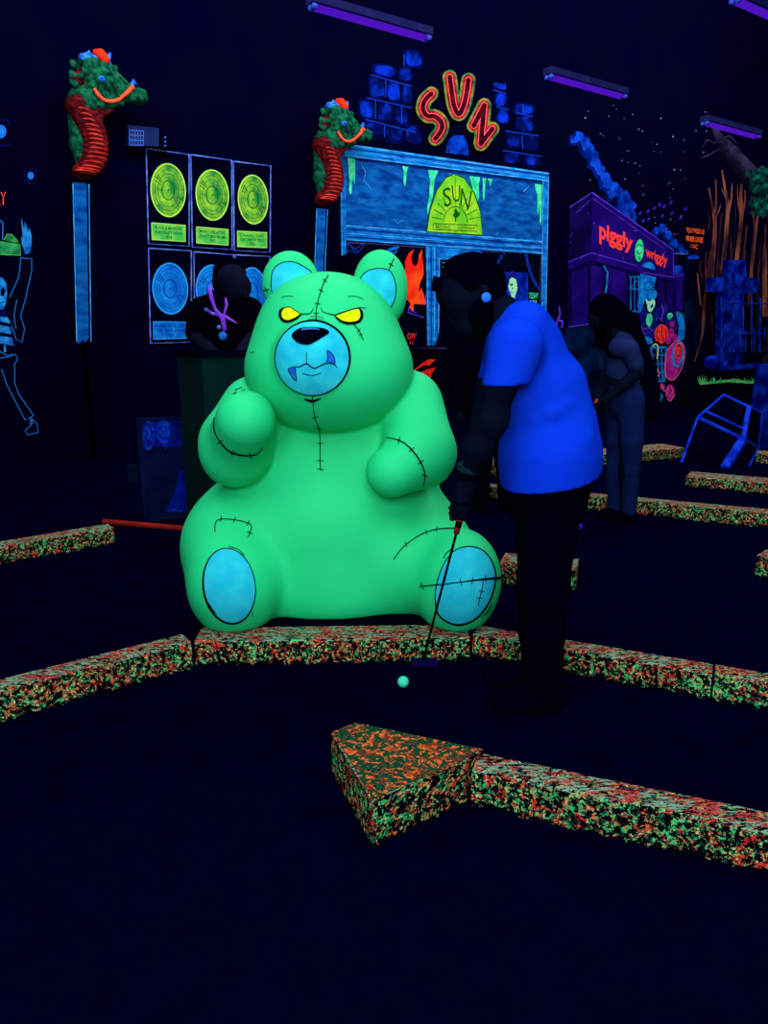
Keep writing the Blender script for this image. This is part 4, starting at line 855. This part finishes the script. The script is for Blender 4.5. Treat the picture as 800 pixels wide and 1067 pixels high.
add('glowing_edges', join(*[tube([C_[a], C_[b]], {'FI':.05,'FC':.028,'DF':.022}.get(a+b,.016), 6) for a, b in ed]), M_edge, ck)
a, b = C_['D'].lerp(C_['A'], .28), C_['F'].lerp(C_['C'], .3); up_ = (CAM-a).normalized()*.05; add('strap', tube([a+up_*.2, a.lerp(b,.33)+up_, a.lerp(b,.66)+up_, b+up_*.2], .014, 6), M_edge, ck)
# right edge tombstone
tb = thing('tall_gravestone', 'dark blue tall gravestone cut off by the right edge', 'gravestone', PY(803,487,9.3)); tb.location.z = 0
a = PY(796,380,9.3); add('slab', box_axes((a.x,9.3,0), (.9,.2,0), (0,.2,0), (0,0,a.z)), M_tomb, tb)
# hanging dead tree
dt = thing('dead_tree', 'grey dead tree limb with clawed branches below the right tube light', 'tree', PY(812,230,12.5)); dt.location.z = 0
Yt = 12.5
def tp(L): return [PY(x, y, Yt) for x, y in L]
sT = scl(780,180,Yt)
add('trunk', tube(tp([(743,132),(750,146),(761,160),(772,174),(785,188),(798,204),(812,230),(815,330)])+[Vector((PY(815,300,Yt).x, Yt, 0))], [2/sT,5/sT,8/sT,9/sT,10/sT,11/sT,13/sT,14/sT,16/sT], 12), M_tree, dt, True)
for L, r in (([(750,146),(743,150),(737,146),(733,152),(730,158)],1.2), ([(756,152),(745,158),(736,163),(729,165)],1.2), ([(752,144),(760,142),(766,148),(769,152)],1.0), ([(746,138),(744,128)],1.0), ([(736,149),(734,145)],.8)):
    add('branch', tube(tp(L), [r*1.4/sT]+[r/sT]*(len(L)-2)+[r*.5/sT], 7), M_tree, dt, True)
R4 = random.Random(5); lv = []
for i in range(90):
    x, y = R4.gauss(791,5), R4.uniform(176,224); c = PY(x, y, Yt-.22+R4.uniform(-.08,.05)); r = .07
    a = Vector((R4.uniform(-1,1), R4.uniform(-.6,.2), R4.uniform(-1,1))).normalized(); b = a.cross(Vector((R4.random(), R4.random(), R4.random()))).normalized()
    lv.append(([c-a*r, c+b*r*.6, c+a*r, c-b*r*.6], [(0,1,2,3)]))
iv = add('ivy', join(*lv), M_ivy, dt); iv['kind'] = 'stuff'
# ================================================================ COUNTER AND BOARD
cL = PY(210, 367, 4.7); ct = thing('game_counter', 'dark green counter with red flame paint behind the bear', 'counter', (cL.x, cL.y, 0))
zc = cL.z; p0 = Vector((cL.x, cL.y, 0)); LC = 1.95
add('counter_body', box_axes(p0, WU*LC, -WN*.45, (0,0,zc-.03)), M_counter, ct); add('counter_top', box_axes(p0+WN*.02+Vector((0,0,zc-.03))-WU*.01, WU*(LC+.02), -WN*.5, (0,0,.03)), M_black, ct)
def CN(px, py, off): 
    d = ray(px, py); q = p0+WN*off; return CAM + d*((q-CAM).dot(WN)/d.dot(WN))
add('black_front_panel', box_axes(p0+WU*.85, WU*(LC-.848), WN*.006, (0,0,zc-.032)), M_black, ct)
fl = []
for q in ([(427,391),(432,385),(440,378),(447,374.3),(454,374.5),(451,377),(448,380.6),(441,381),(434,385),(429,389.5)], [(428,392),(435,389.5),(443,385.5),(454,382.5),(449,391),(448.5,397),(449.5,402),(443,402),(436,409.5),(430,414),(424,405)]):
    v, f = fill2d(q); fl.append(orient([CN(x, y, .012) for x, y in v], f))
add('flame_painting', join(*fl), M_flame, ct)
bd = thing('display_board', 'dim slate display board with blue ovals standing left of the bear', 'board', FL(173,540))
A = FL(150,542); dx = FL(196,540)-A; dx.z = 0; zt = PY(148,436,A.y).z; nn = Vector((dx.y, -dx.x, 0)).normalized()
add('panel', box_axes(A, dx, -nn*.06, (0,0,zt)), M_board, bd)
def BD(px, py, off=.004):
    d = ray(px, py); q = A+nn*off; return CAM + d*((q-CAM).dot(nn)/d.dot(nn))
def bdp(L, off=.004): v, f = fill2d(L); return orient([BD(x, y, off) for x, y in v], f)
def bdl(L, w_, off=.008): v, f = ribbon2d(L, w_); return orient([BD(x, y, off) for x, y in v], f)
add('blue_band', bdp([(149,441),(195.5,438),(195.5,464),(150,466)], .003), M_ghost, bd)
add('oval', bdp(ell(154.5,454,6.6,15), .006), M_boardoval, bd); add('oval', bdp(cat([(163,449),(166,440),(171,438),(176,441),(177,450),(175,458),(173,468),(170,464),(166,459),(163,455)]), .006), M_boardoval, bd)
add('oval_marks', join(*[bdl(q, 1.0, .009) for q in ([(150,448),(154,452),(152,458),(157,462)], [(156,445),(158,450),(157,456)], [(166,446),(170,450),(167,455),(172,458)], [(172,444),(174,450)])]), M_board, bd)
add('ghost_figure', join(bdp(cat([(187,492),(191,490),(193,496),(195,510),(195,532),(172,533),(176,525),(182,512),(185,500)]), .005), bdp([(176,530),(193,529),(193,534),(172,534)], .007)), M_ghost, bd)
add('ghost_highlight', bdl([(174,532),(182,531),(190,532.5)], 2.4, .009), M_boardoval, bd)
add('board_edges', join(bdl([(148,438),(150.5,538)], .8, .006), bdl([(148,438),(196,434.5)], .8, .006), bdl([(158,474),(171,473.5),(171,485),(158,486),(158,474)], .7, .006), bdl([(181,446),(184,452),(187,446),(190,452)], 1.0, .007), bdl([(194.5,440),(195,530)], 1.2, .006)), paint('board_edge_blue', (10,24,90)), bd)
sb = FL(137,503); tagit(add('power_box', box_axes((sb.x-.03, sb.y, 0), (.075,0,0), (0,.06,0), (0,0,.17)), paint('dim_teal_box', (5,20,44))), 'small dim grey box on floor left of the display board', 'box')
# ================================================================ PEOPLE
def body_sdf(px0, py0, px1, py1, Y, dpt, h):
    c = [PY(x, y, Y+d) for x in (px0, px1) for y in (py0, py1) for d in (-dpt, dpt)]
    return SDF([min(q[k] for q in c)-.02 for k in range(3)], [max(q[k] for q in c)+.02 for k in range(3)], h)
def gen(S, Y0, L, k=.03):
    """L: list of chains of (px,py,dY,r_px)"""
    for ch in L:
        kk = k
        if isinstance(ch, tuple): kk, ch = ch
        pts = [(a, b, Y0+c, r) for a, b, c, r in ch]
        if len(pts) == 1: pts = pts*2
        pc(S, pts, kk)
# ---- man
Ym = 2.68; man = thing('person', 'man in glowing blue t-shirt bent over holding a putter', 'person', FL(563,722))
man.location.z = 0
S = body_sdf(425, 255, 640, 735, Ym, .42, .0062)
gen(S, Ym, [ [(491,297,0,28)], [(497,295,0,26),(484,302,0,26)], [(489,318,0,25),(489,336,0,16)], # skull, face
  [(462,302,0,7),(464,310,0,8)], [(510,318,0,20),(535,345,0,25)],
  [(548,372,0,38),(562,420,0,42),(571,465,0,43),(572,505,0,33)], [(540,365,-.17,22),(540,365,.17,22)],
  [(534,366,-.19,19),(521,402,-.2,16),(514,438,-.2,14.5),(500,468,-.17,12.5),(489,492,-.12,9.5)],
  [(530,366,.19,19),(512,402,.2,15),(504,438,.14,13),(494,468,.02,12),(486,492,-.02,9.5)],
  [(574,515,-.08,25),(571,560,-.09,20),(568,612,-.1,16),(566,660,-.1,13),(567,708,-.1,10)],
  [(572,515,.08,25),(566,560,.09,20),(562,612,.1,15),(561,655,.1,12),(561,698,.1,10)]], .03)
gen(S, Ym, [(.008, [(464,315,0,4.6),(471.5,334,0,4.0)]), (.006, [(476,334,-.012,3)]), (.006, [(476,334,.012,3)]), (.008, [(477,339,0,5),(481,345,0,5),(486,352,0,7)]), (.01, [(459,306,-.03,5),(459,306,.03,5)]),
  (.008, [(505,303,-.098,5),(506,308,-.1,4.5)]), (.008, [(505,303,.098,5),(506,308,.1,4.5)])], .01)
# hands: palm, four fingers and thumb each, wrapped on the grip
def hand(cx, cy, dy, side):
    gen(S, Ym, [(.012, [(cx+3,cy-16,dy,9),(cx,cy-2,dy,10),(cx-2,cy+9,dy,8)])])
    for i in range(4):
        y = cy-5+i*5.6; l = (1,1.1,1,.8)[i]; x = cx-1.5-i*1.0
        gen(S, Ym, [(.003, [(x+4,y-1,dy+side*.03,3.1),(x-5*l,y+.5,dy+side*.035,2.9),(x-9*l,y+1.6,dy+side*.012,2.7),(x-7*l,y+2.4,dy-side*.012,2.4)])])
    gen(S, Ym, [(.004, [(cx+1,cy-9,dy-side*.02,3.6),(cx-5,cy-1,dy-side*.032,3.2),(cx-6.5,cy+8,dy-side*.026,2.7)])])
hand(486, 510, -.085, -1); hand(482, 527, -.055, 1)
bm = add('body', S.mesh(2), M_skin, man, True)
S = body_sdf(450, 258, 540, 360, Ym, .2, .006)
gen(S, Ym, [ [(492,295,0,31),(498,297,0,29)], [(503,304,0,22),(509,317,0,18)], (.02,[(478,288,0,20)]), (.01,[(486,351,0,9),(498,347,0,12)]), (.01,[(500,322,-.06,14),(502,336,-.03,14)]), (.01,[(500,322,.06,14),(502,336,.03,14)])], .03)
for p_, n_ in (((466,296),(1,0,.25)),): S.halfspace(PY(*p_, Ym), n_)
gen(S, Ym, [(-1, [(468,318,0,16)]), (-1, [(474,330,0,10)])])
add('hair_and_beard', S.mesh(2), M_hair, man, True)
for sgn in (-1,): add('ear_plug', ball(PY(506.5,310,Ym-.118), .0165, 16, 10, 1, .45, 1), M_plug, man, True)
# shirt
S = body_sdf(480, 300, 640, 520, Ym, .36, .0065)
gen(S, Ym, [ [(524,338,0,20),(546,365,0,38),(562,410,0,43),(571,450,0,47),(572,478,0,50),(572,520,0,50)], [(536,362,-.15,27),(536,362,.15,27)], [(547,338,-.06,24),(547,338,.06,24)], [(572,482,-.075,46),(572,520,-.09,46)], [(572,482,.075,46),(572,520,.09,46)], [(580,400,0,28),(596,470,0,25),(600,510,0,22)] ], .04)
# hem plane and sleeve ends
hp = [PY(528,505,Ym), PY(622,491,Ym)]; u_ = hp[1]-hp[0]; nn_ = Vector((-u_.z, 0, u_.x)).normalized()
S.halfspace(hp[0], tuple(nn_ if nn_.z > 0 else -nn_))
T = body_sdf(480, 300, 640, 520, Ym, .36, .0065)
gen(T, Ym, [[(538,360,-.17,27),(524,412,-.2,24)], [(532,360,.17,26),(516,412,.2,22)]], .02)
T.halfspace(PY(524,397,Ym), (-.06,0,1)); kk_ = .05; hh_ = np.maximum(kk_-np.abs(S.v-T.v), 0)/kk_; S.v = np.minimum(S.v, T.v)-hh_*hh_*kk_*.12
# folds
R5 = random.Random(9)
for (x0,y0,x1,y1,r) in ((552,468,585,455,4.5),(550,490,595,478,4.5),(556,438,592,420,4),(590,472,612,455,5),(552,345,560,392,4.5),(565,496,606,480,4.5)):
    gen(S, Ym, [(.035, [(x0,y0,-.135,r*.6),((x0+x1)/2,(y0+y1)/2+2,-.15,r),(x1,y1,-.13,r*.6)])])
add('t_shirt', S.mesh(2), M_shirt, man, True)
# trousers and shoes
S = body_sdf(515, 480, 640, 735, Ym, .3, .008)
gen(S, Ym, [[(572,498,0,44),(570,518,0,42)], [(575,515,-.085,32),(571,560,-.09,28),(568,612,-.1,24),(566,660,-.1,21),(567,712,-.1,18)], [(572,515,.085,32),(566,560,.09,27),(562,612,.1,23),(561,655,.1,20),(561,702,.1,17)]], .03)
add('trousers', S.mesh(2), M_trous, man, True)
for dy, x in ((-.1, 566), (.1, 556)):
    c = FL(x, 724, 0); S = SDF((c.x-.3, Ym+dy-.12, -.02), (c.x+.2, Ym+dy+.12, .2), .007)
    X = PY(x, 700, Ym+dy).x; S.chain([(X+.05,Ym+dy,.055), (X-.06,Ym+dy,.05), (X-.17,Ym+dy,.035)], [.05,.05,.036], .03); S.halfspace((0,0,.002), (0,0,1)); add('shoe', S.mesh(1), M_trous, man, True)
# sunglasses pushed up
def eyewear():
    a = PY(454,288,Ym); out = []
    for s_ in (-1, 1):
        out.append(box_axes(PY(452,287,Ym+.012*s_+(.0 if s_ > 0 else -.05)), Vector((.03,0,-.012)), (0,.05,0), (-.006,0,-.045)))
        out.append(tube([PY(455,290,Ym+.065*s_), PY(468,289,Ym+.085*s_), PY(500,296,Ym+.108*s_)], .004, 6))
    out.append(tube([PY(453,289,Ym-.065), PY(453,289,Ym+.065)], .004, 6)); return join(*out)
add('sunglasses', eyewear(), M_trous, man)
# wristband
add('wristband', tube([PY(489,485,Ym-.125), PY(488,490,Ym-.122)], .042, 16), paint('band_dim', (14,40,50)), man)
# putter
g0 = PY(489,500,Ym-.07); g1 = PY(477,549,Ym-.06); hd0 = FL(441,694); tip = hd0+Vector((0,0,.03))
pt = thing('golf_putter', 'golf putter with red grip held down across the bear\'s foot', 'putter', hd0, 'golf putters')
dd = (tip-g1)
add('grip', tube([g0, g1], .013, 10), M_shaft, pt, True); add('grip_end', tube([g1-(g1-g0).normalized()*.03, g1+dd*.04], [.014,.011], 10), M_grip, pt, True)
add('shaft', tube([g1, tip], .0055, 8), M_shaft, pt, True); add('putter_head', box_axes(hd0+Vector((-.05,-.012,.004)), (.11,0,0), (0,.03,0), (0,0,.026)), M_putt, pt)
# ---- woman
Yw = 5.55; wo = thing('person', 'woman in pale t-shirt and light trousers looking down', 'person', FL(648,541)); wo.location.z = 0
S = body_sdf(595, 298, 700, 548, Yw, .3, .009)
gen(S, Yw, [[(628,325,0,13),(624,333,0,11)], [(632,338,0,7),(640,352,0,8)], [(646,365,0,15),(647,395,0,14),(651,420,0,16)], [(644,362,-.12,9),(644,362,.12,9)],
  [(656,364,-.15,7.5),(664,388,-.16,6.5),(648,402,-.2,5.5),(630,418,-.18,4.5)], [(630,364,.14,7),(632,390,.12,6),(626,405,.0,5),(622,418,-.1,4.5)],
  [(656,418,-.06,13),(656,460,-.06,10.5),(655,490,-.06,9),(653,533,-.06,6)], [(645,418,.08,13),(644,460,.08,10),(641,490,.08,8.5),(640,530,.08,6)]], .03)
for i in range(4): gen(S, Yw, [(.004, [(627-i,418+i*2.6,-.16,2.2),(621-i,421+i*2.6,-.17,1.5),(617-i,423+i*2.8,-.15,1.3)])])
for i in range(4): gen(S, Yw, [(.004, [(622-i,420+i*2.6,-.1,2.0),(617-i,424+i*2.8,-.1,1.4),(615-i,427+i*2.6,-.13,1.3)])])
gen(S, Yw, [(.004, [(626,416,-.2,2.0),(620,425,-.21,1.4)]), (.004, [(621,416,-.07,2.0),(616,426,-.08,1.4)]), (.006, [(616,331,0,2.2),(614.5,335,0,1.8)]), (.006, [(616,342,0,3.2)])])
add('body', S.mesh(1), M_skin, wo, True)
S = body_sdf(605, 298, 700, 450, Yw, .3, .009)
gen(S, Yw, [[(630,322,0,16),(634,328,.0,15)], [(640,324,0,12),(655,338,.0,11),(662,352,.02,8)], (.01,[(630,335,-.08,6),(633,358,-.1,5),(635,370,-.11,3)]), (.01,[(624,340,.09,6),(626,360,.1,5)])], .03)
add('hair', S.mesh(2), M_hair, wo, True)
S = body_sdf(610, 340, 690, 420, Yw, .3, .008)
gen(S, Yw, [[(646,358,0,14),(647,366,0,17),(648,388,0,15.5),(650,399,0,16)], [(644,362,-.13,10.5),(644,362,.13,10)], [(656,364,-.15,9.5),(662,380,-.16,8.5)], [(630,364,.14,9),(631,380,.13,8)]], .02)
gen(S, Yw, [(-1, [(631,350,-.02,10)]), (-1, [(632,366,-.10,4)])]); S.halfspace(PY(650,402,Yw), (0,0,1)); add('t_shirt', S.mesh(1), M_wtop, wo, True)
S = body_sdf(620, 390, 690, 545, Yw, .3, .008)
gen(S, Yw, [[(650,404,0,17.5),(652,420,0,19)], [(657,418,-.07,14.5),(658,460,-.07,11.8),(657,490,-.07,9.5),(655,532,-.07,7.5)], [(645,418,.08,14.5),(643,460,.08,11.5),(641,490,.08,9),(641,528,.08,7.5)]], .02)
S.halfspace(PY(650,401,Yw), (0,0,-1)); add('trousers', S.mesh(1), M_wjean, wo, True)
for dy, x in ((-.07, 655), (.08, 641)):
    X = PY(x, 530, Yw+dy).x; S = SDF((X-.25, Yw+dy-.1, -.02), (X+.15, Yw+dy+.1, .15), .008); S.chain([(X+.03,Yw+dy-.01,.045), (X-.05,Yw+dy-.02,.04), (X-.14,Yw+dy-.04,.03)], [.045,.04,.03], .03); S.halfspace((0,0,.002), (0,0,1)); add('shoe', S.mesh(1), M_trous, wo, True)
S = body_sdf(650, 325, 700, 460, Yw+.1, .3, .01)
gen(S, Yw, [[(665,358,.06,8),(673,385,.08,10),(676,410,.08,11),(676,430,.08,10)]], .02); tagit(add('backpack', S.mesh(2), M_trous, None, True), 'long black bag hanging behind the woman in pale t-shirt', 'bag')
pg0, pg1 = PY(622,416,Yw-.15), PY(616,440,Yw-.18); ph = FL(599,551)
p2_ = thing('golf_putter', 'golf putter with orange grip held low by the woman', 'putter', ph, 'golf putters')
add('grip', tube([pg0, PY(615,446,Yw-.19)], .014, 8), paint('grip_dull_orange', (130,44,40)), p2_, True); add('shaft', tube([PY(615,446,Yw-.19), ph+Vector((0,0,.03))], .005, 6), M_shaft, p2_); add('putter_head', box_axes(ph+Vector((-.05,-.01,.004)), (.1,0,0), (0,.03,0), (0,0,.03)), paint('putter_violet', (50,30,190)), p2_)
# ---- attendant at the counter
Ya = 5.75; at = thing('person', 'attendant in black t-shirt with purple lanyard behind counter', 'person', PY(236,400,Ya)); at.location.z = 0
S = body_sdf(180, 258, 300, 560, Ya, .35, .011)
gen(S, Ya, [[(241,290,-.04,16),(248,299,-.07,14)], [(238,305,0,9),(234,318,0,9)], [(233,330,0,26),(234,360,0,24),(234,400,0,22),(236,420,0,22)], [(212,325,0,13),(258,325,0,13)],
  [(208,328,0,10),(206,352,-.08,8),(226,372,-.3,6)], [(262,328,0,10),(264,352,-.08,8),(246,372,-.3,6)],
  [(226,425,0,14),(226,480,0,10),(226,540,0,8)], [(244,425,0,14),(244,480,0,10),(244,540,0,8)], (.01, [(254,304,-.13,3),(256,309,-.14,2.5)])], .03)
for s_, cx0 in ((1,226),(-1,246)):
    for i in range(4): gen(S, Ya, [(.004, [(cx0+s_*i*1.3,371,-.3,1.8),(cx0+s_*(3+i),374,-.33,1.3)])])
add('body', S.mesh(1), paint('skin_grey_dark', (13,16,36)), at, True)
S = body_sdf(180, 300, 300, 440, Ya, .35, .011); gen(S, Ya, [[(234,322,0,20),(233,332,0,29),(234,360,0,27),(235,420,0,25)], [(212,325,0,16),(258,325,0,16)], [(208,328,0,13),(205,346,-.05,12)], [(262,328,0,13),(265,346,-.05,12)]], .03)
S.halfspace(PY(234,432,Ya), (0,0,1)); add('t_shirt', S.mesh(1), paint('black_tee', (3,2,12)), at, True)
S = body_sdf(200, 255, 290, 340, Ya, .3, .01); gen(S, Ya, [[(239,286,0,17.5),(236,294,.03,15)]], .02); add('hair', S.mesh(1), M_hair, at, True)
S = body_sdf(200, 405, 270, 560, Ya, .3, .012); gen(S, Ya, [[(234,425,0,25)], [(226,425,0,16),(226,480,0,13),(226,545,0,11)], [(244,425,0,16),(244,480,0,13),(244,545,0,11)]], .03); S.halfspace((0,0,.01), (0,0,1)); add('trousers', S.mesh(1), M_trous, at, True)
def AT(L, d=-.27): return [PY(x, y, Ya+d) for x, y in L]
ly = tube(AT([(218,298),(220,310),(224,322),(232,332),(234,345)]), [.011,.017,.012,.02,.02], 6); l2 = tube(AT([(235,310),(236,318),(234,326),(232,334)]), [.004,.013,.008,.012], 6)
l3 = tube(AT([(213,322),(222,327),(235,330),(247,337)]), [.008,.013,.013,.004], 6)
ln = add('lanyard', join(ly, l2, l3), M_lany, at, True); add('badge', join(ball(PY(228,341,Ya-.3), .015), ball(PY(215,323,Ya-.28), .015), ball(PY(222,327,Ya-.29), .012)), M_line, ln, True); add('badge_reel', ball(PY(232,350,Ya-.3), .03, 14, 9, 1, .4, 1), M_fang, ln, True)
# ---- dark bystanders
def bystander(label, hx, hy, Y, fx, fy, hr=.115):
    t = thing('person', label, 'person', FL(fx, fy)); t.location.z = 0; s = scl(hx, hy, Y); m = lambda v: v*s
    S = body_sdf(min(hx, fx)-60, hy-25, max(hx, fx)+60, fy+10, Y, .35, .012)
    sy = hy+m(.28); wx = (hx+fx)/2; wy = hy+m(.75)
    gen(S, Y, [[(hx,hy,0,m(.1)),(hx,hy+m(.06),-.02,m(.085))], [(hx,hy+m(.1),0,m(.055)),(hx,sy,0,m(.06))], [(hx+2,sy+m(.08),0,m(.15)),(wx,wy,0,m(.15))], [(hx-m(.16),sy,0,m(.07)),(hx+m(.16),sy,0,m(.07))],
      [(hx-m(.2),sy+m(.02),0,m(.055)),(hx-m(.24),sy+m(.3),0,m(.045)),(hx-m(.18),sy+m(.52),-.12,m(.035))], [(hx+m(.2),sy+m(.02),0,m(.055)),(hx+m(.24),sy+m(.3),0,m(.045)),(hx+m(.2),sy+m(.52),-.12,m(.035))],
      [(fx-m(.09),wy+m(.1),0,m(.1)),(fx-m(.1),(wy+fy)/2+5,0,m(.065)),(fx-m(.1),fy-m(.1),0,m(.05))], [(fx+m(.09),wy+m(.1),0,m(.1)),(fx+m(.1),(wy+fy)/2+5,0,m(.065)),(fx+m(.1),fy-m(.1),0,m(.05))], (.01,[(hx-m(.02),hy+m(.04),-.11,m(.016))])], .03)
    for sg in (-1, 1):
        for i in range(4): gen(S, Y, [(.004, [(hx+sg*m(.19)+m(.016)*(i-1.5), sy+m(.54), -.13, m(.012)), (hx+sg*m(.19)+m(.018)*(i-1.5), sy+m(.62), -.15, m(.009))])])
    add('body', S.mesh(1), M_skin, t, True)
    S = body_sdf(min(hx, fx)-60, hy-25, max(hx, fx)+60, fy+10, Y, .35, .012)
    gen(S, Y, [[(hx+2,sy+m(.02),0,m(.12)),(hx+2,sy+m(.1),0,m(.185)),(wx,wy+m(.08),0,m(.18))], [(hx-m(.2),sy+m(.02),0,m(.08)),(hx-m(.24),sy+m(.3),0,m(.065)),(hx-m(.18),sy+m(.5),-.12,m(.05))], [(hx+m(.2),sy+m(.02),0,m(.08)),(hx+m(.24),sy+m(.3),0,m(.065)),(hx+m(.2),sy+m(.5),-.12,m(.05))]], .03)
    add('jacket', S.mesh(1), M_trous, t, True)
    S = body_sdf(min(hx, fx)-60, hy-25, max(hx, fx)+60, fy+10, Y, .35, .012)
    gen(S, Y, [[(fx-m(.09),wy+m(.1),0,m(.12)),(fx-m(.1),(wy+fy)/2+5,0,m(.085)),(fx-m(.1),fy-m(.05),0,m(.065))], [(fx+m(.09),wy+m(.1),0,m(.12)),(fx+m(.1),(wy+fy)/2+5,0,m(.085)),(fx+m(.1),fy-m(.05),0,m(.065))]], .03); S.halfspace((0,0,.01), (0,0,1))
    add('trousers', S.mesh(1), M_trous, t, True)
    S = body_sdf(hx-30, hy-30, hx+30, hy+40, Y, .2, .01); gen(S, Y, [[(hx,hy-m(.01),.015+(hr-.115)*.8,m(hr))]], .02); add('hair', S.mesh(1), M_hair, t, True)
    for sg in (-1, 1):
        X = PY(fx+sg*m(.1), fy-6, Y).x; S = SDF((X-.1, Y-.25, -.02), (X+.1, Y+.12, .14), .01); S.chain([(X,Y+.03,.045), (X,Y-.08,.04), (X,Y-.15,.03)], [.045,.04,.03], .02); S.halfspace((0,0,.002), (0,0,1)); add('shoe', S.mesh(1), M_trous, t, True)
bystander('person in black standing in the dark behind the bent-over man', 503, 318, 5.97, 514, 532)
bystander('dark haired person standing behind the bear\'s right ear', 366, 287, 6.4, 366, 518, .165)
